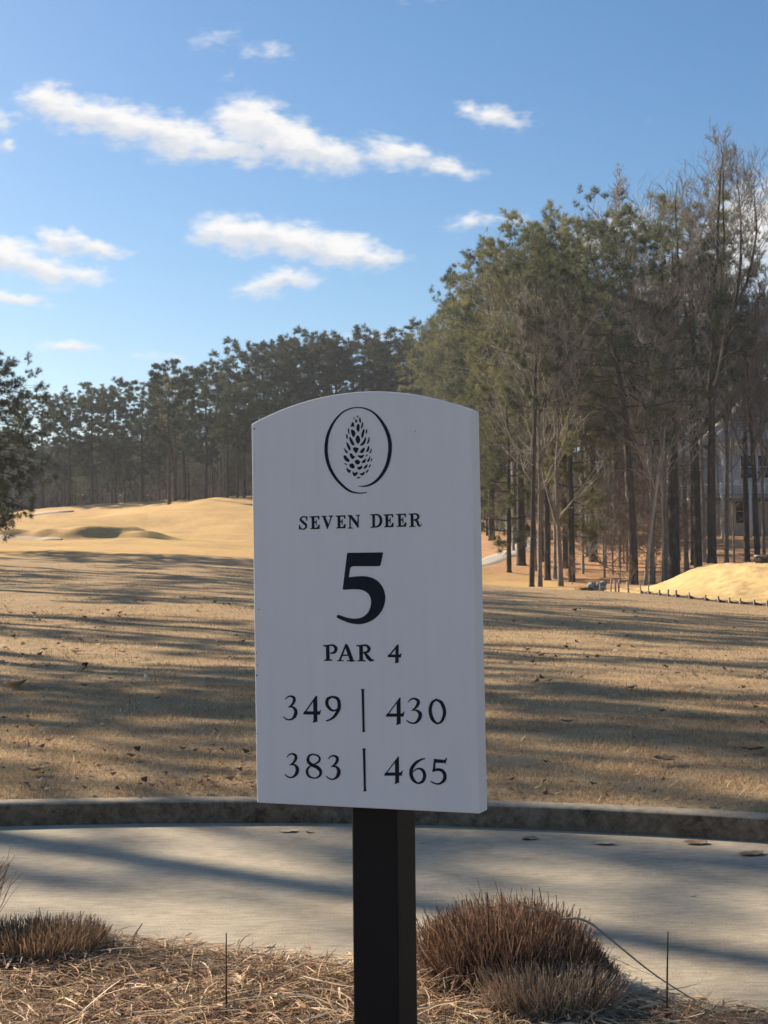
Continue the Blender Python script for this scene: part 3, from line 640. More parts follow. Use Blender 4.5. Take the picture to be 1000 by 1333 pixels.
for i, (u, d, v) in enumerate([(646, 118, 430), (656, 112, 400), (668, 98, 420), (684, 100, 380), (697, 86, 400), (758, 86, 420), (788, 88, 410), (884, 92, 350)]):
    x = (u-500)/F_*d; placed.append((x, d)); hl = top_h(u, v, d, x)
    gb.append((plant('bare', ('bare3', 'bare4', 'bare1')[i % 3], x, d, hl, 'b', GB, fat=.75), u, d, hl))
n_ = 0
for _ in range(6000):
    d = g2.uniform(86, 172); u = g2.uniform(545, 1130); x = (u-500)/F_*d
    if x < 6.6-(d-110)*.018+g2.uniform(-.8, 1.2) or on_path(x, d) or (21 < x < 38 and 104 < d < 124) or (630 < u < 800 and d < 136) or (800 <= u < 930 and d < 112) or (928 < u < 1040 and d < 116): continue
    if not clear(x, d, 2.6): continue
    hl = top_h(u, skyline(u)+abs(g2.normal())*26+3, d, x); n_ += 1
    if n_ > 72: break
    placed.append((x, d))
    if g2.random() < (.66 if u < 780 else .46):
        k = g2.choice(['tall1', 'tall2', 'tall3', 'tall4', 'young1', 'young2'], p=[.2, .2, .2, .12, .14, .14])
        H = min(hl, g2.uniform(16, 23)) if k[0] == 't' else min(hl, g2.uniform(8, 14))
        gp.append((plant('pine', k, x, d, H, 'p', GP), u, d, H))
    else:
        k = g2.choice(['bare1', 'bare2', 'bare3', 'bare4']); H = min(hl+.5, g2.uniform(12, 20)); gb.append((plant('bare', k, x, d, H, 'b', GB), u, d, H))
for _ in range(1500):
    d = g2.uniform(78, 150); u = g2.uniform(590, 1080); x = (u-500)/F_*d
    if x < 7.4 or on_path(x, d) or (21 < x < 38 and 104 < d < 124) or (x > 11 and d < 84) or (u < 790 and d < 104) or (935 < u < 1040 and d < 112): continue
    if not clear(x, d, 1.4): continue
    if len(gs) >= 84: break
    placed.append((x, d)); k = g2.choice(['leafy1', 'leafy2', 'twiggy'])
    gs.append((plant('shrub', k, x, d, KIND[k][0]*g2.uniform(.7, 1.25), 's', GS), u, d, 1))
ZG = [(400, 622, 'above the right shoulder of the sign'), (622, 690, 'beyond the far cart path beside the sign'), (690, 760, 'behind the V-shaped pair of trunks'),
      (760, 850, 'behind the big leaning pine'), (850, 940, 'around the thick trunk left of the house'), (940, 1300, 'around the half hidden house')]
relabel(gp, ZG, 'grove pine', 'half hidden pine'); relabel(gb, ZG, 'leafless tree', 'half hidden leafless tree'); relabel(gs, ZG, 'twiggy brown shrub', 'half hidden twiggy shrub', 7)
for (u, d, k, H, lb) in [(758, 84, 'twiggy', 6.5, 'tall brown brush behind the pine right of the V-shaped pair'), (715, 88, 'leafy1', 6.0, 'tall brown brush behind the V-shaped pair of trunks'), (786, 82, 'twiggy', 6.5, 'tall grey brush left of the big leaning pine'), (850, 84, 'leafy1', 7.0, 'tall brown brush behind the slanting sapling'), (899, 92, 'twiggy', 7.0, 'tall grey brush between the thick trunk and the house'), (882, 86, 'leafy1', 5.0, 'rusty brush right of the thickest dark trunk'), (744, 77, 'leafy2', 1.7, 'brown leafy brush at the foot of the pine right of the V-shaped pair'), (806, 77, 'leafy1', 3.8, 'low shrub with rusty leaves just left of the big leaning pine'),
                         (797, 84, 'leafy1', 5.2, 'taller shrub with rusty leaves behind the fence stakes'), (852, 78, 'leafy2', 2.2, 'small brown shrub between the leaning sapling and the thick dark trunk'), (818, 75, 'leafy2', 1.7, 'brown vines and leaves round the foot of the big leaning pine')]:
    x = (u-500)/F_*d; plant('shrub', k, x, d, H, lb, 'rusty shrubs at the lawn edge')
# --- the tree line across the fairway
G3 = 'pines of the distant tree line'; fp, fb, fs = [], [], []
far = [(220, 150, 470, 'far2', 'lone tall pine standing out in front of the distant tree line'), (228, 158, 492, 'tall4', 'second trunk close beside the lone tall pine before the distant tree line'),
       (268, 160, 463, 'far1', 'pine with dark round crown, right of the lone pair before the distant tree line'), (296, 156, 486, 'tall4', 'slim pine at the right end of the straw strip, left of the sign'),
       (309, 153, 500, 'far2', 'pine with bare lower trunk closest to the left side of the sign'), (318, 162, 470, 'far2', 'pine half covered by the upper left corner of the sign')]
for u, d, v, k, lb in far: tree_at('pine', k, u, d, v, lb, G3, fat=1.2)
tree_at('bare', 'bare2', 291, 168, 456, 'leafless tree with fine upright top among the distant pines left of the sign', G3)
tree_at('bare', 'bare1', 484, 176, 442, 'leafless tree filling the gap in the skyline above the sign', G3)
for u, v, k in [(55, 508, 'far3'), (90, 505, 'far3'), (120, 510, 'far1'), (150, 494, 'far2'), (185, 490, 'far3'), (240, 478, 'far1'), (345, 437, 'far3'), (365, 445, 'far1'), (385, 436, 'far3'), (412, 432, 'far1'), (440, 424, 'far3'), (463, 430, 'far1'), (505, 448, 'far3'), (530, 435, 'far1'), (550, 432, 'far3'), (566, 420, 'far3')]:
    d = g2.uniform(168, 178); fp.append((tree_at('pine', k, u, d, v, 'p', G3, fat=1.35), u, d, 1))
pl2 = []; n3 = 0
for _ in range(3000):
    d = g2.uniform(172, 236); u = g2.uniform(-120, 575); x = (u-500)/F_*d
    if any((x-a)**2+(d-b)**2 < 8 for a, b in pl2): continue
    pl2.append((x, d)); n3 += 1
    if n3 > 135: break
    hl = top_h(u, skyline(u)+abs(g2.normal())*30+58, d, x)
    if g2.random() < .80: fp.append((plant('pine', g2.choice(['far1', 'far2', 'far3', 'far3', 'young1']), x, d, min(hl, g2.uniform(12, 21)), 'p', G3), u, d, 1))
    else: fb.append((plant('bare', g2.choice(['bare1', 'bare3', 'bare4']), x, d, min(hl, g2.uniform(10, 16)), 'b', 'bare trees of the distant tree line'), u, d, 1))
for _ in range(110):
    d = g2.uniform(180, 236); u = g2.uniform(-120, 575); x = (u-500)/F_*d
    fs.append((plant('shrub', g2.choice(['twiggy', 'leafy1']), x, d, g2.uniform(3, 7.5), 's', 'brush under the distant pines'), u, d, 1))
ZF = [(-300, 60, 'behind the drooping pine'), (60, 205, 'left of the lone tall pine'), (205, 326, 'between the lone tall pine and the sign'), (326, 480, 'above the left half of the sign'), (480, 700, 'above the right half of the sign')]
relabel(fp, ZF, 'distant pine', 'half hidden distant pine', 12); relabel(fb, ZF, 'distant bare tree', 'half hidden distant bare tree', 4); relabel(fs, ZF, 'grey distant brush', 'half hidden distant brush', 4)
def far_woods():
    """the wood behind the rows, which reads as one mass"""
    g = np.random.default_rng(55); n = 90000; an = np.radians(np.where(g.random(n) < .75, g.uniform(-24, 18, n), g.uniform(-75, 75, n))); d = 238+g.random(n)*26
    x = np.sin(an)*d; y = np.cos(an)*d; top = 9+6*fbm(x*.09, y*.09, 33, 3); h = top*g.random(n)**1.3
    c = np.stack([x, y, Zg(x, y)+h], 1); a = g.normal(size=(n, 3)); b = g.normal(size=(n, 3)); k = g.uniform(.25, .75, (n, 1))
    V = np.stack([c-a*k*.5, c+a*k*.5, c+b*k], 1).reshape(-1, 3)
    col = pick(g, n, [(.09, .085, .07), (.12, .105, .085), (.07, .085, .05), (.10, .11, .06)], .2)
    o = ob('far_woods', mesh_('far_woods', V, np.arange(len(V)).reshape(-1, 3), M['strand'], False, np.repeat(col, 3, 0)))
    tag(o, 'dim mass of woods closing the view behind the distant pines', 'woods', kind='stuff')
def pick(g, n, cols, jit=.18):
    c = np.array(cols)[g.integers(0, len(cols), n)]; return c*g.uniform(1-jit, 1+jit, (n, 1))*g.uniform(.94, 1.06, (n, 3))
far_woods()
# --- the drooping pine at the left edge of the fairway
KIND['droop'] = (15, pine(51, 15, .26, .17, 5.3, 110, nsec=7, droop=.24, nn=20, ln=.36, wd=.03, ntuft=6, nm='darkneedle'))
tree_at('pine', 'droop', -29, 74, 448, 'near dark pine with drooping boughs sweeping the fairway at the left', rot=.4)
# --- the trees standing along the left of the lawn, whose shadows cross it
KIND['sparse'] = (20, pine(61, 20, .21, .66, 3.4, 22, nsec=5))
G4, L4 = 'trees along the left of the lawn', 'tall tree beside the lawn, its long shadow lying over the grass'
SH = [(-18, 20.8, 'sparse', 19.5, 1.25), (-22, 26.2, 'tall1', 15, 1.05), (-21, 28.3, 'bare1', 16, 1.2), (-22, 30, 'tall2', 20, 1), (-17, 28, 'tall1', 17, 1), (-14.5, 34, 'tall4', 20, 1), (-26, 41, 'tall1', 21, 1),
      (-17.5, 45, 'tall4', 21, 1), (-24, 50, 'tall2', 21, 1), (-20.5, 56, 'tall4', 21, 1), (-29, 58, 'tall3', 22, 1), (-24, 64, 'tall2', 20, 1), (-31, 66, 'tall1', 21, 1), (-27, 73, 'tall3', 20, 1)]
for x, y, k, H in ((9, 4, 'tall3', 17), (12, -2, 'tall1', 18), (11, 10, 'young1', 9), (14, 5, 'tall3', 18), (8, -6, 'young2', 10), (-1, -24, 'tall3', 19)):  # unseen pines, added to block sky light from the sign's face and side
    plant('pine', k, x, y, H, 'unseen pine added around the viewer to keep sky light off the sign', 'added pines keeping sky light off the sign')
for x, y, k, H, ft in SH: plant('bare' if k[0] == 'b' else 'pine', k, x, y, H, L4, G4, fat=ft)

# ------------------------------------------------------------------ house behind the grove
def house():
    x0, y0, z0 = 22.6, 110.0, 4.0
    h = empty('house', (x0, y0, z0)); tag(h, 'pale grey two storey house with deck, half hidden behind the bare trees', 'house')
    MB().box(3.2, 15, .6, 11, -1.2, 7.2).build('wall', M['siding'], h)
    MB().box(0, 3.2, 2.4, 10, -1.2, 6.0).build('wall', M['siding'], h)
    def hip(xa, xb, ya, yb, ze, zr, over=.45, th=.2):      # hipped roof with a short ridge
        xa, xb, ya, yb = xa-over, xb+over, ya-over, yb+over; ym = (ya+yb)/2; rn = (yb-ya)/2; b = MB()
        A, B_, C, D = (xa, ya, ze), (xb, ya, ze), (xb, yb, ze), (xa, yb, ze); r0, r1 = (xa+min(rn*.9, (xb-xa)*.48), ym, zr), (xb-min(rn*.9, (xb-xa)*.48), ym, zr)
        lo = lambda p: (p[0], p[1], p[2]-th)
        b.add([A, B_, r1, r0], [(0, 1, 2, 3)]); b.add([C, D, r0, r1], [(0, 1, 2, 3)]); b.add([D, A, r0], [(0, 1, 2)]); b.add([B_, C, r1], [(0, 1, 2)])
        b.add([A, B_, C, D, lo(A), lo(B_), lo(C), lo(D)], [(0, 4, 5, 1), (1, 5, 6, 2), (2, 6, 7, 3), (3, 7, 4, 0), (4, 7, 6, 5)])
        return b
    hip(3.2, 15, .6, 11, 7.3, 12.6).build('roof', M['roof'], h)
    hip(-.2, 3.0, 2.4, 10, 6.1, 7.9, .3).build('roof', M['roof'], h)
    for xc in (3.2, 14.85): MB().box(xc-.02, xc+.17, .54, .595, -1.1, 7.18).build('corner_board', M['trim'], h)
    for xc in (0, 3.0): MB().box(xc-.03, xc+.16, 2.33, 2.395, -1.1, 5.98).build('corner_board', M['trim'], h)
    MB().box(2.7, 15.4, .08, .14, 6.70, 6.92).build('eave_board', M['trim'], h)
    def window(x, z, w, hh, y):
        f = MB(); f.box(x-w/2-.1, x+w/2+.1, y-.07, y-.002, z-.1, z-.0).box(x-w/2-.1, x+w/2+.1, y-.07, y-.002, z+hh, z+hh+.1).box(x-w/2-.1, x-w/2, y-.068, y-.002, z, z+hh).box(x+w/2, x+w/2+.1, y-.068, y-.002, z, z+hh)
        f.box(x-w/2, x+w/2, y-.05, y-.003, z+hh/2-.03, z+hh/2+.03)
        fo = f.build('window', M['trim'], h)
        MB().box(x-w/2, x+w/2, y-.03, y-.004, z, z+hh/2-.031).build('pane', M['glass'], fo); MB().box(x-w/2, x+w/2, y-.03, y-.004, z+hh/2+.031, z+hh).build('pane', M['glass'], fo)
    for x in (5.0, 6.3, 8.6, 11, 13): window(x, 4.3, .95, 1.7, .6)
    for x in (4.6, 7.2, 10, 13): window(x, .9, 1.1, 1.8, .6)
    window(1.6, 3.4, 1.0, 1.6, 2.4)
    # deck along the front
    MB().box(.2, 15, -2.2, .55, 2.55, 2.75).build('deck_floor', M['deckwood'], h)
    MB().box(.2, 15, -2.2, -2.1, 3.62, 3.72).build('handrail', M['trim'], h); MB().box(.2, 15, -2.19, -2.11, 2.86, 2.94).build('handrail', M['deckwood'], h)
    for x in np.arange(.3, 15, 2.1): MB().box(x-.09, x+.09, -2.25, -2.07, -1.2, 3.80).build('deck_post', M['trim'], h)
    bl = mesh_('baluster', *(lambda b: (np.concatenate(b.V), np.concatenate(b.F[4])))(MB().box(-.02, .02, -.02, .02, 0, .68)), M['trim'])
    for x in np.arange(.55, 15, .42): o = ob('baluster', bl, h); o.location = (x, -2.15, 2.94)
house()

# ------------------------------------------------------------------ silt fence along the foot of the bank
def silt():
    L = [(780, 772, 9), (794, 772, 16), (800, 773, 15), (804, 773, 15), (817, 773, 14), (833, 774, 12), (843, 775, 11), (857, 776, 9), (868, 777, 12), (879, 778, 12), (896, 780, 11), (917, 783, 9), (934, 785, 10), (948, 787, 9), (962, 788, 9), (980, 791, 9), (997, 793, 9), (1014, 796, 9), (1032, 798, 9), (1050, 801, 9)]
    r = empty('silt_fence', spot(870, 58)); tag(r, 'low black silt fence on short wooden stakes along the foot of the straw bank', 'fence')
    pts = []
    g = np.random.default_rng(5)
    for k, (u, v, hpx) in enumerate(L):
        d = np.interp(u, [780, 830, 880, 940, 1000, 1050], [61, 59.8, 56.8, 54.6, 53.0, 52.4]); x = (u-500)/F_*d; z = float(Zg(x, d)); hh = (hpx if k < 7 else hpx*.72)/F_*d+.03
        b = MB().box(-.036, .036, -.022, .022, -.15, hh); o = b.build('stake', M['woodstake'], r); o.location = Vector((x, d, z))-r.location; o.rotation_euler = (g.normal()*.05, g.normal()*.06, g.uniform(0, 3))
        pts.append((x, d+.03, z, hh))
    for q0, q1 in zip(pts[5:], pts[6:]):          # fabric sags between stakes
        n = 7; t = np.linspace(0, 1, n); P0 = np.array(q0[:3]); P1 = np.array(q1[:3]); c = P0+(P1-P0)*t[:, None]
        topz = .15 - .09*np.sin(np.pi*t)*g.uniform(.6, 1.1); c[:, 2] = Zg(c[:, 0], c[:, 1])
        V = []
        for yo in (.012, .0):
            for i in range(n): V.append(c[i]+[0, yo+.03*math.sin(i*2.1), -.05]); V.append(c[i]+[0, yo+.03*math.sin(i*2.1)+.02, topz[i]])
        V = np.array(V)-np.array(r.location); Fq = []
        for i in range(n-1):
            a = 2*i; Fq += [(a, a+2, a+3, a+1), (2*n+a, 2*n+a+1, 2*n+a+3, 2*n+a+2), (a+1, a+3, 2*n+a+3, 2*n+a+1)]
        ob('fabric', mesh_('fabric', V, np.array(Fq), M['fabric'], True), r)
silt()
def rock_mesh(seed, sx, sy, sz):
    import bmesh
    bm = bmesh.new(); bmesh.ops.create_icosphere(bm, subdivisions=2, radius=1); g = np.random.default_rng(seed)
    for v in bm.verts: k = 1+g.normal()*.09; v.co = Vector((v.co.x*sx*k, v.co.y*sy*k, v.co.z*sz*k))
    me = bpy.data.meshes.new('stone'); bm.to_mesh(me); bm.free(); me.materials.append(M['stone']); return me
hp = empty('stone_heap', spot(777, 66)); tag(hp, 'low heap of grey blue stones at the lawn edge left of the fence stakes', 'stone heap')
g = np.random.default_rng(9)
for i in range(11):
    o = ob('stone', rock_mesh(i, g.uniform(.12, .28), g.uniform(.12, .25), g.uniform(.08, .16)), hp); o.location = (g.normal()*.30, g.normal()*.2, .1+max(0, .28-abs(g.normal())*.2)*.8); o.rotation_euler = (g.uniform(0, .5), g.uniform(0, .5), g.uniform(0, 6))
# slab of timber on top of the bank
sb = empty('timber_box', (16.95, 64.5, bank_z(16.95, 64.5))); tag(sb, 'low dark timber box on bare red soil on top of the straw bank', 'timber box')
MB().box(-.55, .9, -.3, .3, .30, .38).build('lid', M['deckwood'], sb)
for y in (-.28, .24): MB().box(-.5, .85, y, y+.04, -.1, .30).build('side_board', M['stem'], sb)

# ------------------------------------------------------------------ ribbons: grass, straw, stems
def ribbons(P, Wd, side):
    """P (n,k,3) centre lines, Wd (n,k) widths, side (n,3) -> verts, quads"""
    n, k, _ = P.shape
    V = np.stack([P-side[:, None]*Wd[..., None]/2, P+side[:, None]*Wd[..., None]/2], 2)
    i = np.arange(n*k*2).reshape(n, k, 2)
    Fq = np.stack([i[:, :-1, 0], i[:, :-1, 1], i[:, 1:, 1], i[:, 1:, 0]], -1).reshape(-1, 4)
    return V.reshape(-1, 3), Fq
def pick(g, n, cols, jit=.18):
    c = np.array(cols)[g.integers(0, len(cols), n)]; return c*g.uniform(1-jit, 1+jit, (n, 1))*g.uniform(.94, 1.06, (n, 3))
# short turf on the near lawn
def turf(n, r0, r1, half, hmin, hmax, wd, seed, pw):
    g = np.random.default_rng(seed); ph = np.radians(g.uniform(-half, half, n)); q = g.random(n)**pw
    R = np.maximum(kerbR(ph)+.13, 0) + (r1-r0)*q
    x = R*np.sin(ph); y = R*np.cos(ph); z = Zg(x, y); k = np.clip((R-kerbR(ph)-.15)/.25, 0, 1); z = z*k+.128*(1-k)
    cl = fbm(x*3.2, y*3.2, 71, 3); keep = (g.random(n) < .30+1.25*(cl-.25)); x, y, z, cl = x[keep], y[keep], z[keep], cl[keep]; n = len(x)
    h = g.uniform(hmin, hmax, n)*(.55+.9*cl); a = g.uniform(0, 6.28, n); ln = g.uniform(.4, 1.5, n)*h
    b = np.stack([x, y, z-.006], 1); tip = b + np.stack([np.cos(a)*ln, np.sin(a)*ln, h], 1)
    sd_ = np.stack([-np.sin(a), np.cos(a), 0*a], 1)*(wd*g.uniform(.7, 1.3, (n, 1)))/2
    V = np.stack([b-sd_, b+sd_, tip], 1).reshape(-1, 3)
    c = pick(g, n, [(.68, .485, .285), (.61, .425, .245), (.74, .55, .34), (.52, .35, .205), (.53, .41, .22), (.31, .20, .125)])
    pat = sstep(.45, .62, fbm(x*.8, y*.8, 72, 3))[:, None]; c = c*(1-pat*.30) + np.array([.06, .032, .018])*pat*.5
    return V, np.repeat(c, 3, 0)
tv = [turf(350000, 0, 7, 27, .014, .036, .005, 81, 1.0), turf(180000, 0, 24, 27, .018, .045, .008, 82, .75), turf(78000, 0, 50, 26, .025, .06, .016, 83, .7)]
V = np.concatenate([q[0] for q in tv]); tag(ob('grass', mesh_('grass', V, np.arange(len(V)).reshape(-1, 3), M['blade'], False, np.concatenate([q[1] for q in tv]))), 'short dormant tan grass of the lawn', 'grass', kind='stuff')
# leaf litter scattered over the lawn
def leaf_mesh(seed, L, m, curl=.5):
    g = np.random.default_rng(seed); k = 7; t = np.linspace(0, 1, k); w = np.sin(np.pi*np.clip(t*.96+.02, 0, 1))**.7*.34*(1+g.normal(size=k)*.12)
    V = []
    for j, s in enumerate((-1, 0, 1)):
        for i in range(k):
            V.append(((t[i]-.5)*L, s*w[i]*L, L*(curl*.9*(t[i]-.45)**2 + curl*.34*abs(s)*w[i]*2 + g.normal()*.02)+.004))
    Fq = [(j*k+i, j*k+i+1, (j+1)*k+i+1, (j+1)*k+i) for j in range(2) for i in range(k-1)]
    me = mesh_('leaf', V, np.array(Fq), m, True); return me
def litter(n, seed):
    g = np.random.default_rng(seed); ph = np.radians(g.uniform(-17, 17, n)); R = kerbR(ph)+.2+30*g.random(n)**1.8; x = R*np.sin(ph); y = R*np.cos(ph)
    kp = fbm(x*.35, y*.35, 91, 3)+g.normal(size=n)*.08 > .50; x, y = x[kp], y[kp]; n = len(x); z = Zg(x, y)+.028
    a = g.uniform(0, 6.28, n); L = g.uniform(.03, .09, n)*np.clip(np.hypot(x, y)/14, .8, 1.7)
    d = np.stack([np.cos(a), np.sin(a), g.normal(size=n)*.25], 1)*L[:, None]; e = np.stack([-np.sin(a), np.cos(a), g.normal(size=n)*.35], 1)*L[:, None]*.36; c = np.stack([x, y, z], 1); upv = np.zeros((n, 3)); upv[:, 2] = L*.18
    V = np.stack([c-d/2+upv, c+e, c+d/2+upv, c-e], 1).reshape(-1, 3)
    return V, np.repeat(pick(g, n, [(.20, .12, .065), (.13, .075, .04), (.30, .20, .12), (.09, .055, .035), (.40, .31, .21)]), 4, 0)
V, c = litter(1500, 92); tag(ob('leaf_litter', mesh_('leaf_litter', V, np.arange(len(V)).reshape(-1, 4), M['strand'], False, c)), 'brown leaf scraps scattered over the lawn', 'leaf litter', kind='stuff')
# pine straw and dry grass covering the bed
def straw(n, xr, yr, seed, lmin, lmax, wmin, wmax, hgt, cols, arch=.06, inset=.0):
    g = np.random.default_rng(seed); x = g.uniform(*xr, n); y = g.uniform(*yr, n); ph = np.arctan2(x, y); inside = np.hypot(x, y) < bedR(ph)-inset-np.abs(g.normal(size=n))*.05
    x, y = x[inside], y[inside]; n = len(x); a = g.uniform(0, 6.28, n); L = g.uniform(lmin, lmax, n); k = 5; t = np.linspace(-.5, .5, k)
    bend = g.normal(size=n)*.38; dx = np.cos(a[:, None]+bend[:, None]*t)*L[:, None]*t; dy = np.sin(a[:, None]+bend[:, None]*t)*L[:, None]*t
    z0 = zbed(x, y)+g.random(n)**1.3*hgt+.004
    z = z0[:, None] + arch*g.random((n, 1))*L[:, None]*4*(.25-t**2) + g.normal(size=(n, 1))*.18*L[:, None]*t
    P = np.stack([x[:, None]+dx, y[:, None]+dy, np.maximum(z, .003)], -1)
    sd_ = np.stack([-np.sin(a), np.cos(a), g.normal(size=n)*.6], 1); sd_ /= np.linalg.norm(sd_, axis=1, keepdims=True)
    w = g.uniform(wmin, wmax, (n, 1))*np.array([.7, 1, 1, .9, .35])
    V, Fq = ribbons(P, w, sd_); return V, Fq, np.repeat(pick(g, n, cols), k*2, 0)
BROWN = [(.36, .220, .125), (.47, .31, .18), (.20, .118, .072), (.56, .39, .235), (.64, .48, .305)]
TAN = [(.66, .50, .32), (.57, .41, .255), (.74, .59, .41), (.48, .33, .20)]
st = [straw(34000, (-2.0, 1.7), (4.2, 6.4), 101, .04, .20, .0013, .0034, .045, BROWN+BROWN[:3], .06, .10), straw(1300, (-2.0, 1.7), (4.2, 6.3), 102, .08, .30, .003, .006, .05, TAN, .11, .12),
      straw(4500, (-2.0, 1.7), (4.2, 6.4), 105, .025, .08, .004, .011, .05, BROWN+BROWN[:3]+TAN[:2]), straw(26000, (-4.2, -1.95), (3.2, 6.7), 106, .04, .20, .0016, .004, .045, BROWN+BROWN[:3], .06, .10), straw(1400, (-4.2, -1.95), (3.2, 6.6), 107, .08, .30, .003, .006, .05, TAN, .11, .12), straw(20000, (1.65, 3.4), (2.6, 5.2), 108, .04, .20, .0016, .004, .045, BROWN+BROWN[:3], .06, .10), straw(5000, (-4.5, 4), (.5, 6.4), 103, .12, .3, .003, .006, .05, BROWN+TAN), straw(3500, (-2, 1.7), (4.6, 6.5), 104, .04, .16, .0018, .004, .015, BROWN[:3], .06, -.05)]
n = 0; Vs = []; Fs = []; Cs = []
for v, f, c in st: Vs.append(v); Fs.append(f+n); Cs.append(c); n += len(v)
tag(ob('pine_straw', mesh_('pine_straw', np.concatenate(Vs), np.concatenate(Fs), M['strand'], False, np.concatenate(Cs))), 'dry pine straw and grass clippings covering the planting bed', 'pine straw', kind='stuff')
# cut-back clumps of ornamental grass
def clump(cx, cy, rx, ry, H, n, seed, cols, label, top=None, splay=.35, curly=.12, curlcols=None, wd=(.002, .0042)):
    g = np.random.default_rng(seed); th = g.uniform(0, 6.28, n); rr = np.sqrt(g.random(n)); bx = rr*np.cos(th); by = rr*np.sin(th)
    h = H*np.where(g.random(n) < .62, g.uniform(.88, 1.0, n), g.uniform(.35, .95, n))*(1-.16*rr**4)
    if top is not None: h = h*np.interp(bx, top[0], top[1])
    k = 6; t = np.linspace(0, 1, k); cu = g.random(n) < curly
    ox = bx*splay + g.normal(size=n)*.20; oy = by*splay + g.normal(size=n)*.20
    cur = np.where(cu, g.uniform(.5, 1.3, n), g.uniform(0, .12, n)); ca = g.uniform(0, 6.28, n)
    X_ = bx[:, None]*rx + h[:, None]*(ox[:, None]*t + cur[:, None]*np.cos(ca)[:, None]*t**2.2*.7)
    Y_ = by[:, None]*ry + h[:, None]*(oy[:, None]*t + cur[:, None]*np.sin(ca)[:, None]*t**2.2*.7)
    Zz = h[:, None]*(t - np.where(cu, .55, .04)[:, None]*cur[:, None]*t**3)
    wig = np.cumsum(g.normal(size=(n, k, 3))*.036, 1)*h[:, None, None]; wig[:, 0] = 0
    P = np.stack([X_, Y_, np.maximum(Zz, -.02)], -1) + wig
    a = g.uniform(0, 6.28, n); sd_ = np.stack([np.cos(a), np.sin(a), 0*a], 1); w = g.uniform(*wd, (n, 1))*np.array([1, 1, 1, .95, .9, .75])*np.where(cu, 1.2, 1)[:, None]
    c = pick(g, n, cols, .3)
    if curlcols: c[cu] = pick(g, int(cu.sum()), curlcols, .2)
    V, Fq = ribbons(P, w, sd_); o = ob('grass_clump', mesh_('grass_clump', V, Fq, M['clump'], False, np.repeat(c, k*2, 0))); o.location = (cx, cy, float(zbed(np.array(cx), np.array(cy)))-.01)
    return tag(o, label, 'grass clump', 'cut-back ornamental grass in the bed')
DARK = [(.165, .092, .056), (.225, .130, .080), (.105, .060, .039), (.30, .182, .115), (.38, .25, .165)]
CURL = [(.48, .37, .27), (.36, .27, .20), (.58, .46, .34)]
clump(.475, 5.24, .325, .25, .278, 14000, 111, DARK, 'large dark brown grass clump right of the sign post', ([-1, -.75, -.45, -.2, .1, .35, .6, 1], [.96, 1.0, 1.02, 1.04, 1.05, .95, .66, .32]), .16, .40, CURL+DARK+DARK, wd=(.0022, .0048))
clump(.53, 4.86, .17, .14, .17, 3600, 112, [(.32, .22, .145), (.42, .30, .20), (.24, .165, .11), (.50, .37, .255)], 'small lighter brown clump in front of the large dark one', None, .45, .30, CURL)
clump(-1.36, 5.66, .25, .18, .135, 3600, 113, [(.26, .165, .095), (.34, .225, .13), (.19, .118, .07), (.42, .29, .175)], 'low brown grass clump at the left edge of the bed', None, .5, .32, CURL+DARK)
clump(-1.84, 5.95, .17, .17, .36, 3600, 114, DARK, 'tall dark clump cut off by the left edge, beside the path', None, .18, .05, CURL)
# separate dry stems
def stem(name, pts, r, m, label, lx=None):
    P = np.array(pts, float)
    if len(P) > 2:
        s = np.linspace(0, len(P)-1, 5*len(P)); P = np.stack([np.interp(s, range(len(P)), P[:, k]) for k in range(3)], 1)
        for k in range(3): P[:, k] = np.convolve(np.pad(P[:, k], 2, mode='edge'), np.ones(5)/5, 'valid')
    b = P[0].copy(); Rd = np.linspace(r, r*.45, len(P)); V, Fq = tubes((P-b)[None], Rd[None], 5)
    o = ob(name, mesh_(name, V, Fq, m, True)); o.location = b; return tag(o, label, 'dry stem', 'dry stems standing in the bed')
stem('dry_stem', [(-.535, 4.86, .02), (-.535, 4.86, .2), (-.534, 4.865, .325)], .0042, M['stem'], 'upright dark stem left of the sign post')
stem('dry_stem', [(-.635, 4.95, .02), (-.640, 4.95, .12), (-.638, 4.95, .20)], .0022, M['stem'], 'short thin upright stem, leftmost of the two left of the post')
stem('dry_stem', [(.905, 4.82, .02), (.910, 4.82, .2), (.915, 4.82, .325)], .0042, M['stem'], 'tall straight stem standing in front of the path right of the clumps')
stem('dry_stem', [(-1.03, 5.92, .0), (-1.02, 5.93, .05), (-.985, 5.93, .10)], .004, M['stem'], 'short dark stalk leaning right at the edge of the bed by the path')
stem('dry_stem', [(.585, 5.12, .29), (.68, 5.08, .30), (.78, 5.04, .22), (.90, 5.0, .125), (1.06, 4.93, .035)], .0048, M['palestem'], 'long bent stalk arching out of the large dark clump to the right')
stem('dry_stem', [(.46, 5.10, .345), (.55, 5.06, .325), (.63, 5.02, .30)], .0045, M['palestem'], 'pale straw lying on top of the large dark clump')
stem('dry_stem', [(.345, 5.1, .1), (.347, 5.1, .3), (.343, 5.1, .395)], .004, M['stem'], 'dark stalk sticking up from the large clump')
stem('dry_stem', [(.80, 4.86, .02), (.82, 4.90, .07), (.80, 4.92, .12)], .0045, M['palestem'], 'short bleached stalk standing crooked beside the small clump')

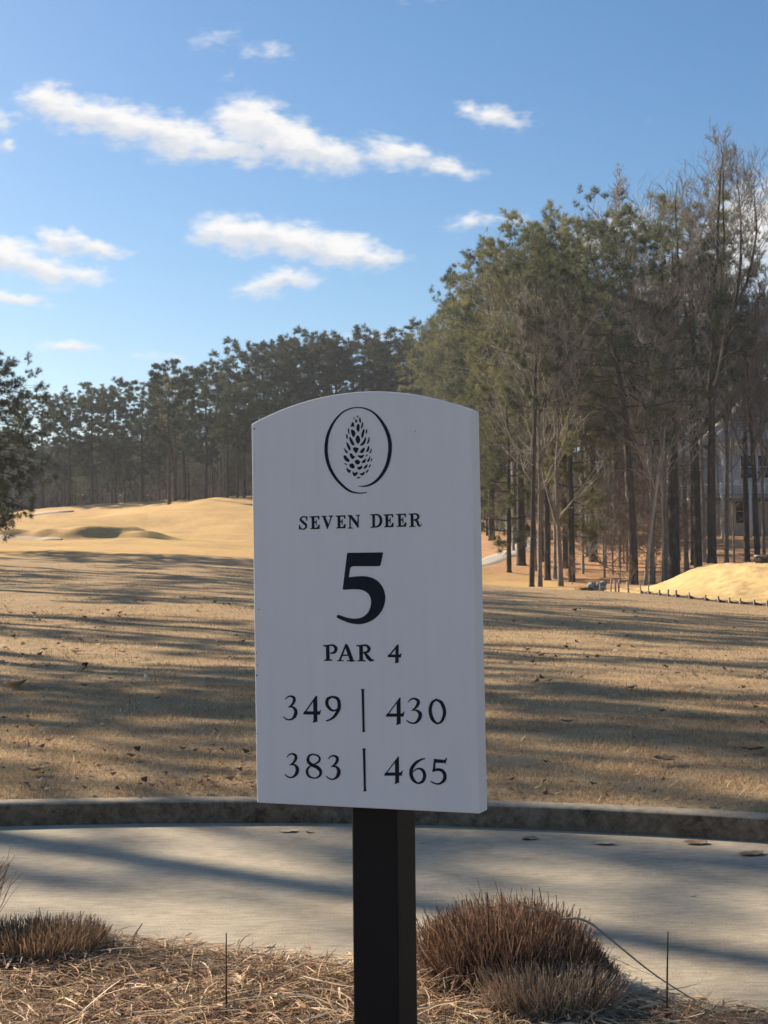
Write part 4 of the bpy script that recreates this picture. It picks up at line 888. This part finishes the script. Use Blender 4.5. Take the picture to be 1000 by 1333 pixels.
# fallen leaves
LG = 'fallen leaves on the path and lawn'
for i, (x, y, L, m, rot, lb) in enumerate([(-.57, 8.50, .13, 'paleleaf', .1, 'pale leaf lying on the path left of the sign post, under the kerb'), (.79, 8.20, .13, 'dryleaf', .6, 'curled brown leaf on the path just right of the post'),
        (1.18, 8.03, .14, 'paleleaf', -.3, 'pale curled leaf on the path, between the two brown ones'), (1.68, 8.02, .16, 'dryleaf', .1, 'dark brown leaf against the kerb at the right'),
        (1.90, 7.70, .18, 'dryleaf', .4, 'flat dark leaf on the path, farthest right'), (1.39, 6.75, .035, 'paleleaf', .4, 'tiny pale leaf scrap in the middle of the path at the right'), (-.45, 8.47, .07, 'dryleaf', 2.4, 'small brown leaf beside the pale leaf under the kerb')]):
    o = ob('fallen_leaf', leaf_mesh(120+i, L*.85, M[m], .22)); o.location = (x, y, .0); o.rotation_euler = (0, 0, rot); tag(o, lb, 'leaf', LG)
for i, (u, d, L, m, lb) in enumerate([(862, 10.0, .22, 'dryleaf', 'large brown leaf on the lawn near the kerb at the right'), (845, 9.95, .16, 'paleleaf', 'pale leaf touching the large brown leaf on the lawn'), (45, 9.75, .22, 'paleleaf', 'long pale leaf on the lawn near the kerb at the left'),
        (820, 15.2, .22, 'paleleaf', 'upright pale leaf in the middle of the right lawn'), (895, 12.8, .16, 'paleleaf', 'pale leaf on the right lawn left of the shaded hollow'), (735, 12.2, .16, 'dryleaf', 'brown leaf on the lawn just right of the sign'),
        (170, 10.4, .16, 'dryleaf', 'dark leaf on the left lawn halfway to the sign'), (975, 10.5, .2, 'dryleaf', 'brown leaf at the right edge of the lawn'), (20, 15.5, .4, 'paleleaf', 'pale scrap on the dark patch of the left lawn')]):
    x = (u-500)/F_*d; o = ob('fallen_leaf', leaf_mesh(140+i, L*.8, M[m], .5)); o.location = (x, d, float(Zg(x, d))+.03); o.rotation_euler = (.1, .1, i*1.3); tag(o, lb, 'leaf', LG)
import bmesh
bm = bmesh.new(); bmesh.ops.create_icosphere(bm, subdivisions=3, radius=.0214)
for v in bm.verts: v.co *= 1-.012*(math.sin(v.co.x*900)*math.sin(v.co.y*900)*math.sin(v.co.z*900) > .25)
me = bpy.data.meshes.new('golf_ball'); bm.to_mesh(me); bm.free(); me.materials.append(M['ball'])
x, d, z = spot(189, 16.5); o = ob('golf_ball', me); o.location = (x, d, z+.035); tag(o, 'small white golf ball lying on the left lawn', 'golf ball')
x, d, z = spot(762, 58)
g = np.random.default_rng(3); P = np.zeros((160, 4, 3)); a = g.uniform(0, 6.28, 160); q = np.linspace(0, 1, 4); L = g.uniform(.1, .28, 160)
P[..., 0] = (g.normal(size=160)*.16)[:, None]+np.cos(a)[:, None]*L[:, None]*q; P[..., 1] = (g.normal(size=160)*.12)[:, None]+np.sin(a)[:, None]*L[:, None]*q; P[..., 2] = L[:, None]*(q*1.1-.5*q*q)
V, Fq = ribbons(P, np.full((160, 4), .03)*np.array([1, 1, .8, .2]), np.stack([-np.sin(a), np.cos(a), 0*a], 1))
o = ob('weed_clump', mesh_('weed_clump', V, Fq, M['weed'])); o.location = (x, d, z); tag(o, 'small dark green weed clump on the far lawn edge near the stone heap', 'weed')

# ------------------------------------------------------------------ the hole sign
YAW, SROLL, BW, BH, BT = .4025, .0092, .46, .7418, .0437
sg = empty('hole_sign', (-.0454, 2.7795, 0), (0, 0, -YAW)); tag(sg, 'white golf hole sign with dark lettering and pine cone emblem on a black post', 'sign')
CZ = 1.4245
def sq(p):            # sign plane (tenths of a millimetre) -> local, with the board's small tilt
    s, t = p[0]*1e-4, p[1]*1e-4
    return s*math.cos(SROLL)-t*math.sin(SROLL), s*math.sin(SROLL)+t*math.cos(SROLL)+CZ
def board():
    import bmesh
    n = 40; hw = BW/2; sh = .3709; rise = .048; Rr = (hw*hw+rise*rise)/(2*rise)
    out = [(-hw, -BH/2), (hw, -BH/2)] + [(hw*(1-2*i/n), sh + math.sqrt(Rr*Rr-(hw*(1-2*i/n))**2) - (Rr-rise)) for i in range(n+1)]
    bm = bmesh.new()
    fr = [bm.verts.new((a, 0, b)) for a, b in [sq((x*1e4, y*1e4)) for x, y in out]]; f = bm.faces.new(fr)
    ex = bmesh.ops.extrude_face_region(bm, geom=[f])
    for v in [q for q in ex['geom'] if isinstance(q, bmesh.types.BMVert)]: v.co.y += BT
    bmesh.ops.recalc_face_normals(bm, faces=bm.faces)
    ed = [e for e in bm.edges if len(e.link_faces) == 2 and e.calc_face_angle() > .6]
    bmesh.ops.bevel(bm, geom=ed, offset=.0016, segments=2, profile=.5, affect='EDGES')
    me = bpy.data.meshes.new('board'); bm.to_mesh(me); bm.free(); me.materials.append(M['paint'])
    ob('board', me, sg)
board()
def post():
    import bmesh
    bm = bmesh.new(); bmesh.ops.create_cube(bm, size=1)
    for v in bm.verts: v.co = Vector((v.co.x*.0948, (v.co.y+.5)*.0948, (v.co.z+.5)*1.72-.45))
    bmesh.ops.bevel(bm, geom=[e for e in bm.edges], offset=.003, segments=2, profile=.5, affect='EDGES')
    me = bpy.data.meshes.new('post'); bm.to_mesh(me); bm.free(); me.materials.append(M['post'])
    o = ob('post', me, sg); o.location = (.0035, BT+.0005, 0)
post()
GL = json.loads('''{"hole_name":[[["s",[[-1116,1785,18],[-1137,1831,21],[-1188,1843,23],[-1239,1815,36],[-1243,1776,46],[-1190,1728,52],[-1139,1685,49],[-1133,1641,39],[-1185,1599,23],[-1240,1614,23],[-1268,1658,15]]],["p",[[-1129,1847],[-1100,1846],[-1106,1752],[-1123,1765]]],["p",[[-1285,1689],[-1268,1689],[-1255,1599],[-1287,1591]]]],[["p",[[-1054,1844],[-846,1846],[-845,1776],[-862,1776],[-883,1823],[-954,1819],[-954,1740],[-921,1743],[-913,1778],[-903,1778],[-905,1660],[-915,1661],[-924,1713],[-955,1710],[-955,1623],[-897,1624],[-864,1676],[-838,1675],[-848,1593],[-1042,1595],[-1042,1608],[-1010,1620],[-1012,1817],[-1054,1831]]]],[["p",[[-799,1844],[-688,1842],[-688,1829],[-717,1817],[-652,1675],[-609,1814],[-645,1831],[-645,1844],[-554,1845],[-555,1830],[-581,1815],[-671,1588],[-685,1589],[-768,1816],[-799,1831]]]],[["p",[[-500,1839],[-296,1841],[-294,1771],[-311,1772],[-332,1818],[-402,1813],[-402,1736],[-369,1738],[-361,1773],[-351,1773],[-353,1656],[-363,1657],[-372,1709],[-402,1706],[-403,1619],[-346,1620],[-313,1672],[-288,1671],[-298,1590],[-489,1592],[-489,1605],[-457,1617],[-459,1811],[-500,1826]]]],[["p",[[-245,1838],[-167,1841],[-42,1689],[-36,1808],[-75,1819],[-75,1832],[10,1839],[10,1824],[-16,1810],[-20,1591],[-40,1591],[-186,1780],[-185,1606],[-136,1594],[-136,1582],[-243,1582],[-242,1595],[-211,1607],[-210,1803],[-245,1825]]]],[["p",[[228,1840],[323,1841],[318,1587],[227,1579],[227,1592],[269,1607],[269,1813],[227,1826]]],["s",[[316,1831,23],[379,1826,31],[431,1782,49],[447,1713,54],[428,1647,49],[374,1604,31],[311,1595,23]]]],[["p",[[500,1828],[698,1830],[700,1761],[683,1762],[663,1807],[595,1803],[595,1727],[627,1729],[635,1764],[644,1763],[642,1648],[632,1649],[624,1700],[595,1697],[594,1612],[650,1612],[681,1664],[706,1663],[696,1583],[510,1585],[511,1597],[541,1609],[540,1801],[500,1815]]]],[["p",[[761,1827],[958,1829],[959,1761],[942,1761],[923,1806],[855,1802],[855,1726],[887,1729],[894,1763],[904,1762],[902,1648],[892,1648],[883,1699],[854,1697],[854,1611],[909,1612],[940,1663],[965,1662],[955,1583],[771,1584],[771,1597],[802,1609],[800,1800],[760,1814]]]],[["p",[[1015,1826],[1111,1827],[1109,1594],[1147,1587],[1147,1574],[1017,1571],[1017,1583],[1054,1595],[1053,1799],[1015,1812]]],["s",[[1104,1817,23],[1172,1812,31],[1208,1769,49],[1191,1725,36],[1136,1704,23],[1106,1705,21]]],["s",[[1142,1701,26],[1187,1668,46],[1202,1623,44],[1226,1585,28],[1256,1599,15],[1265,1628,10]]]]],"par_text":[[["p",[[-811,-639],[-680,-631],[-675,-909],[-619,-917],[-620,-938],[-794,-944],[-794,-927],[-750,-910],[-751,-673],[-811,-656]]],["s",[[-689,-644,30],[-596,-644,40],[-541,-701,67],[-570,-774,50],[-655,-796,24]]]],[["s",[[-333,-644,34],[-461,-925,37]]],["s",[[-326,-630,37],[-299,-697,74],[-213,-924,74]]],["s",[[-426,-836,27],[-265,-828,27]]],["p",[[-517,-927],[-387,-923],[-387,-943],[-518,-949]]],["p",[[-309,-922],[-143,-925],[-143,-947],[-310,-946]]]],[["p",[[-108,-638],[24,-630],[23,-914],[74,-927],[73,-944],[-96,-948],[-95,-931],[-51,-914],[-50,-672],[-108,-657]]],["s",[[6,-643,30],[97,-647,40],[151,-700,64],[123,-763,47],[31,-784,27]]],["s",[[58,-780,40],[130,-872,71],[184,-918,57],[242,-923,24]]]],[["s",[[741,-642,30],[548,-853,27]]],["p",[[696,-679],[742,-622],[760,-626],[753,-965],[675,-977],[687,-944]]],["p",[[530,-865],[543,-815],[774,-814],[816,-791],[800,-870]]]]],"y349":[[["s",[[-1641,-1689,14],[-1580,-1638,25],[-1510,-1628,35],[-1451,-1663,56],[-1452,-1725,56],[-1503,-1797,39],[-1583,-1843,11]]],["s",[[-1553,-1837,14],[-1474,-1841,39],[-1419,-1911,70],[-1437,-2000,67],[-1497,-2063,39],[-1568,-2082,28],[-1637,-2066,25],[-1687,-2028,18]]]],[["s",[[-979,-1626,25],[-1233,-1948,25]]],["p",[[-1040,-1701],[-955,-1608],[-961,-2108],[-1059,-2128],[-1038,-2071]]],["p",[[-1262,-1973],[-1237,-1913],[-912,-1907],[-878,-1871],[-903,-1973]]]],[["s",[[-627,-1620,32],[-731,-1669,60],[-747,-1775,67],[-676,-1867,49],[-599,-1887,35],[-515,-1854,25]]],["s",[[-639,-1621,32],[-527,-1658,60],[-490,-1762,70],[-511,-1876,67],[-591,-1992,53],[-680,-2055,35],[-764,-2086,25]]]]],"bar1":[[["p",[[-34,-1469],[43,-1468],[31,-1501],[32,-2239],[42,-2274],[-23,-2282],[-12,-2241],[-19,-1502]]]]],"y430":[[["s",[[769,-1624,20],[489,-1967,20]]],["p",[[697,-1733],[777,-1617],[772,-2104],[678,-2138],[694,-2085]]],["p",[[468,-1982],[497,-1921],[802,-1915],[855,-1874],[828,-1974]]]],[["s",[[931,-1701,12],[986,-1650,26],[1056,-1634,35],[1133,-1676,61],[1124,-1740,59],[1076,-1805,38],[990,-1860,9]]],["s",[[1029,-1853,15],[1098,-1852,35],[1166,-1910,70],[1157,-1989,70],[1094,-2069,44],[1016,-2092,29],[939,-2072,26],[893,-2037,15]]]],[["s",[[1502,-1641,32],[1409,-1707,53],[1370,-1850,64],[1403,-1991,67],[1470,-2068,44],[1523,-2088,32]]],["s",[[1486,-1642,32],[1599,-1704,64],[1654,-1858,67],[1627,-1986,56],[1577,-2058,41],[1507,-2088,29]]]]],"y383":[[["s",[[-1626,-2801,14],[-1565,-2749,25],[-1495,-2738,35],[-1436,-2772,56],[-1437,-2834,56],[-1488,-2906,39],[-1569,-2953,11]]],["s",[[-1539,-2947,14],[-1459,-2950,39],[-1405,-3018,70],[-1422,-3107,67],[-1483,-3171,39],[-1553,-3192,28],[-1623,-3176,25],[-1672,-3139,18]]]],[["s",[[-1054,-2729,25],[-1137,-2756,39],[-1174,-2824,56],[-1159,-2885,63],[-1087,-2935,63],[-980,-2976,70],[-907,-3052,63],[-934,-3141,42],[-1043,-3185,25],[-1160,-3149,46],[-1198,-3062,53],[-1157,-2982,35],[-1068,-2930,21],[-955,-2878,35],[-922,-2816,39],[-961,-2756,32],[-1064,-2729,25]]]],[["s",[[-739,-2808,14],[-679,-2757,25],[-611,-2747,35],[-554,-2780,56],[-555,-2841,56],[-605,-2912,39],[-683,-2959,11]]],["s",[[-654,-2953,14],[-576,-2955,39],[-523,-3023,70],[-541,-3111,67],[-600,-3174,39],[-668,-3194,28],[-736,-3179,25],[-784,-3143,18]]]]],"bar2":[[["p",[[-29,-2590],[48,-2588],[36,-2621],[36,-3357],[47,-3391],[-18,-3400],[-7,-3358],[-14,-2622]]]]],"y465":[[["s",[[714,-2725,20],[433,-3071,20]]],["p",[[642,-2835],[722,-2718],[717,-3204],[623,-3239],[639,-3186]]],["p",[[413,-3087],[442,-3025],[747,-3014],[799,-2973],[772,-3074]]]],[["s",[[1244,-2742,20],[1164,-2764,35],[1055,-2832,56],[975,-2941,67],[962,-3041,70],[1002,-3139,64],[1093,-3200,35],[1194,-3160,53],[1234,-3060,64],[1206,-2969,59],[1130,-2929,35],[1044,-2956,23],[1002,-2997,18]]]],[["p",[[1425,-2739],[1638,-2752],[1672,-2713],[1687,-2716],[1651,-2826],[1633,-2811],[1457,-2811],[1444,-2928],[1401,-2980],[1397,-2972]]],["s",[[1405,-2962,41],[1497,-2934,50],[1588,-2955,61],[1636,-3031,67],[1622,-3116,64],[1552,-3182,38],[1476,-3199,29],[1400,-3181,26],[1352,-3152,15]]]]],"hole_number":[[["p",[[-272,1098],[-270,1104],[-269,1110],[-265,1115],[-259,1118],[-252,1119],[-244,1120],[457,1112],[463,1110],[470,1107],[475,1103],[476,1097],[475,1089],[474,1081],[425,889],[422,879],[418,870],[413,862],[404,857],[393,854],[382,851],[-139,862],[-158,857],[-178,853],[-194,846],[-204,835],[-210,821],[-216,807],[-244,652],[-212,655],[-180,658],[-148,662],[-116,665],[-83,667],[-51,668],[-18,669],[15,669],[48,669],[82,667],[114,664],[146,659],[178,652],[209,644],[241,634],[271,622],[299,608],[326,593],[351,575],[375,555],[397,533],[418,509],[436,484],[453,458],[467,431],[479,402],[490,371],[498,340],[503,308],[506,276],[505,243],[502,210],[496,175],[488,141],[478,109],[466,78],[453,50],[437,22],[419,-4],[400,-29],[380,-53],[358,-75],[335,-96],[310,-117],[285,-136],[257,-153],[229,-170],[199,-184],[167,-198],[134,-210],[99,-221],[63,-230],[28,-237],[-8,-242],[-43,-243],[-80,-243],[-116,-240],[-152,-236],[-187,-230],[-221,-224],[-253,-216],[-285,-207],[-316,-196],[-345,-185],[-372,-174],[-397,-165],[-420,-156],[-441,-147],[-460,-139],[-476,-131],[-490,-124],[-501,-117],[-508,-110],[-512,-103],[-513,-97],[-512,-91],[-509,-85],[-506,-80],[-503,-76],[-499,-71],[-494,-67],[-487,-64],[-477,-63],[-463,-64],[-444,-69],[-420,-76],[-394,-86],[-366,-96],[-337,-105],[-310,-112],[-284,-118],[-258,-123],[-231,-128],[-204,-132],[-178,-134],[-152,-136],[-126,-135],[-100,-135],[-74,-132],[-48,-129],[-23,-124],[1,-117],[24,-108],[47,-97],[69,-85],[90,-71],[109,-56],[126,-40],[142,-23],[156,-4],[168,17],[178,38],[188,59],[195,81],[202,102],[206,124],[210,146],[212,168],[212,190],[210,210],[207,231],[202,251],[195,271],[186,290],[176,308],[164,324],[149,339],[133,353],[114,366],[94,378],[73,389],[50,398],[26,405],[1,411],[-26,415],[-55,418],[-85,420],[-117,422],[-151,423],[-188,422],[-226,420],[-265,418],[-305,416],[-343,414],[-343,414],[-353,416],[-363,419],[-371,423],[-373,429],[-373,437],[-373,445]]]]],"ring":[[["s",[[154,2257,16],[-4,2253,23],[-180,2297,39],[-338,2409,48],[-496,2579,55],[-618,2796,64],[-673,3027,71],[-669,3239,68],[-614,3449,58],[-494,3654,42],[-330,3808,29],[-150,3881,23],[10,3892,19],[168,3861,26],[342,3767,35],[496,3596,52],[605,3397,68],[657,3201,74],[655,3009,74],[602,2787,71],[494,2599,61],[351,2461,48],[210,2395,35],[86,2379,23],[-19,2386,6]]]]],"cone":[[["p",[[1,3746],[19,3720],[0,3695],[-15,3718]]],["p",[[-72,3714],[-62,3702],[-82,3665],[-91,3676]]],["p",[[-34,3684],[-7,3627],[-32,3595],[-59,3625]]],["p",[[37,3700],[66,3684],[68,3595],[47,3591],[27,3647]]],["p",[[-110,3628],[-80,3598],[-73,3515],[-109,3539],[-154,3525],[-135,3579]]],["p",[[95,3612],[113,3593],[105,3521],[74,3470],[67,3512]]],["p",[[8,3588],[43,3547],[32,3448],[7,3416],[-31,3474],[-24,3540]]],["p",[[-203,3511],[-183,3493],[-184,3444],[-169,3393],[-193,3400],[-212,3462]]],["p",[[135,3489],[140,3431],[114,3333],[89,3290],[63,3347],[92,3434]]],["p",[[186,3473],[198,3455],[189,3395],[165,3372],[163,3419]]],["p",[[-149,3480],[-83,3466],[-42,3397],[-92,3317],[-133,3380]]],["p",[[-238,3402],[-212,3373],[-219,3291],[-243,3320],[-248,3364]]],["p",[[0,3378],[58,3270],[-4,3174],[-62,3293]]],["p",[[162,3331],[170,3264],[135,3189],[86,3158],[26,3159],[100,3224]]],["p",[[231,3332],[245,3271],[225,3206],[171,3174],[208,3240]]],["p",[[-170,3349],[-128,3291],[-64,3177],[-125,3169],[-160,3232],[-186,3316]]],["p",[[-253,3254],[-203,3207],[-156,3127],[-167,3066],[-205,3101],[-234,3164]]],["p",[[-307,3146],[-271,3105],[-218,3058],[-231,3014],[-278,3061]]],["p",[[-114,3113],[-65,3142],[-29,3120],[19,3118],[-37,3005],[-90,3062]]],["p",[[140,3125],[126,3057],[96,3014],[23,3024],[73,3093]]],["p",[[218,3151],[239,3128],[216,3041],[156,3028],[187,3087]]],["p",[[271,3105],[278,3049],[251,2998],[230,3002],[255,3050]]],["p",[[-184,3017],[-139,3026],[-104,2969],[-56,2956],[-124,2898],[-171,2961]]],["p",[[-7,2981],[52,2967],[131,2985],[88,2921],[51,2912],[-12,2954]]],["p",[[189,2988],[197,2971],[160,2940],[148,2957]]],["p",[[-316,2985],[-267,2994],[-232,2942],[-172,2884],[-222,2851],[-293,2907]]],["p",[[-88,2858],[-33,2902],[38,2863],[25,2814],[-29,2794]]],["p",[[160,2912],[153,2863],[128,2820],[62,2829],[93,2871]]],["p",[[250,2963],[243,2897],[218,2838],[170,2846],[213,2899]]],["p",[[279,2917],[287,2889],[266,2841],[254,2864]]],["p",[[-307,2841],[-270,2839],[-232,2804],[-253,2794]]],["p",[[-192,2813],[-131,2832],[-95,2803],[-76,2747],[-127,2722],[-187,2763]]],["p",[[-42,2745],[18,2754],[85,2784],[66,2718],[11,2690]]],["p",[[193,2803],[186,2757],[138,2706],[102,2717],[127,2760]]],["p",[[259,2803],[253,2765],[216,2722],[210,2750]]],["p",[[-257,2761],[-200,2709],[-152,2695],[-189,2636],[-243,2683]]],["p",[[-125,2683],[-86,2637],[-13,2672],[-27,2607],[-88,2571],[-123,2611]]],["p",[[10,2633],[64,2625],[131,2666],[118,2606],[63,2578]]],["p",[[209,2701],[203,2663],[166,2628],[146,2643],[173,2675]]],["p",[[-3,2569],[44,2554],[2,2532],[-49,2538]]]]]}''')
def catmull(P, n=8):
    P = np.array(P, float); Q = np.vstack([2*P[0]-P[1], P, 2*P[-1]-P[-2]]); out = []
    for i in range(1, len(Q)-2):
        for t in np.linspace(0, 1, n, endpoint=False):
            a, b, c, d = Q[i-1:i+3]; out.append(.5*((2*b)+(c-a)*t+(2*a-5*b+4*c-d)*t*t+(3*b-a-3*c+d)*t**3))
    out.append(P[-1]); return np.array(out)
DZ = [0]
def glyph(name, pieces, parent):
    """one painted character: strokes and outlines standing a hair proud of the board"""
    import bmesh
    bm = bmesh.new()
    for kind, L in pieces:
        DZ[0] += 1; y = -.0006-.00002*(DZ[0] % 12); loops = []
        if kind == 'p':
            q = [sq(p) for p in L]
            if len(q) > 2 and q[0] == q[-1]: q = q[:-1]
            if name == 'scale':           # soft corners
                q = [((q[i-1][0]*f0+q[i][0]*f1+q[(i+1) % len(q)][0]*f2), (q[i-1][1]*f0+q[i][1]*f1+q[(i+1) % len(q)][1]*f2)) for i in range(len(q)) for f0, f1, f2 in ((.22, .78, 0), (0, .78, .22))]
            vs = [bm.verts.new((a, y, b)) for a, b in q]; f = bm.faces.new(vs)
            if f.calc_area() > 0: pass
            loops = [f]
        else:
            C_ = catmull(L); c2 = np.array([sq(p[:2]) for p in C_]); w = np.maximum(C_[:, 2], 4)*1e-4/2
            T = np.gradient(c2, axis=0); T /= np.linalg.norm(T, axis=1, keepdims=True)+1e-9; Nn = np.stack([-T[:, 1], T[:, 0]], 1)
            a = [bm.verts.new((p[0], y, p[1])) for p in c2+Nn*w[:, None]]; b = [bm.verts.new((p[0], y, p[1])) for p in c2-Nn*w[:, None]]
            for i in range(len(a)-1): bm.faces.new((a[i], b[i], b[i+1], a[i+1]))
            for e, s in ((0, -1), (-1, 1)):                 # rounded ends
                k = [bm.verts.new((c2[e][0]+math.cos(t)*Nn[e][0]*w[e]+math.sin(t)*T[e][0]*w[e]*s, y, c2[e][1]+math.cos(t)*Nn[e][1]*w[e]+math.sin(t)*T[e][1]*w[e]*s)) for t in (.6, 1.2, 1.94, 2.54)]
                bm.faces.new([a[e]]+k+[b[e]])
    bm.normal_update()
    for f in bm.faces:
        if f.normal.y > 0: f.normal_flip()
    bmesh.ops.triangulate(bm, faces=[f for f in bm.faces if len(f.verts) > 4])
    ex = bmesh.ops.extrude_face_region(bm, geom=bm.faces[:])
    for v in [q for q in ex['geom'] if isinstance(q, bmesh.types.BMVert)]: v.co.y = .0008
    bmesh.ops.recalc_face_normals(bm, faces=bm.faces)
    me = bpy.data.meshes.new(name); bm.to_mesh(me); bm.free(); me.materials.append(M['navy'])
    return ob(name, me, parent)
def word(name, keys, sub):
    e = bpy.data.objects.new(name, None); link(e, sg)
    for k in keys:
        for pc in GL[k]: glyph(sub, pc, e)
    return e
word('hole_name', ['hole_name'], 'letter'); word('par_line', ['par_text'], 'letter')
glyph('hole_number', GL['hole_number'][0], sg)
for k in ('y349', 'y430', 'y383', 'y465'): word('yardage', [k], 'digit')
for k in ('bar1', 'bar2'): glyph('divider', GL[k][0], sg)
em = bpy.data.objects.new('emblem', None); link(em, sg)
glyph('ring', GL['ring'][0], em)
for q in GL['cone'][0]: glyph('scale', [q], em)
for s, t, r in ((-2189, 53, 13), (-2259, -795, 10), (-2237, -1034, 11), (-2255, -1237, 16), (-2270, -2366, 10), (1180, 3370, 8), (-2230, 3610, 14)):
    g = np.random.default_rng(abs(s)); glyph('paint_chip', [['p', [[s+int(r*math.cos(a)*g.uniform(.6, 1.3)), t+int(r*1.3*math.sin(a)*g.uniform(.6, 1.3))] for a in np.arange(0, 6.2, 1.05)]]], sg)

# ------------------------------------------------------------------ thin winter haze
hz = bpy.data.materials.new('haze'); hz.use_nodes = True; t = hz.node_tree; t.nodes.clear()
pv = N(t, 'ShaderNodeVolumePrincipled'); pv.inputs['Color'].default_value = (.86, .92, 1.0, 1); pv.inputs['Density'].default_value = 0.00036; pv.inputs['Anisotropy'].default_value = .25
mo = N(t, 'ShaderNodeOutputMaterial'); t.links.new(pv.outputs[0], mo.inputs['Volume'])
o = MB().box(-520, 520, -520, 520, -2, 48).build('haze', hz); tag(o, 'thin bluish haze in the air over the course', 'haze', kind='stuff')
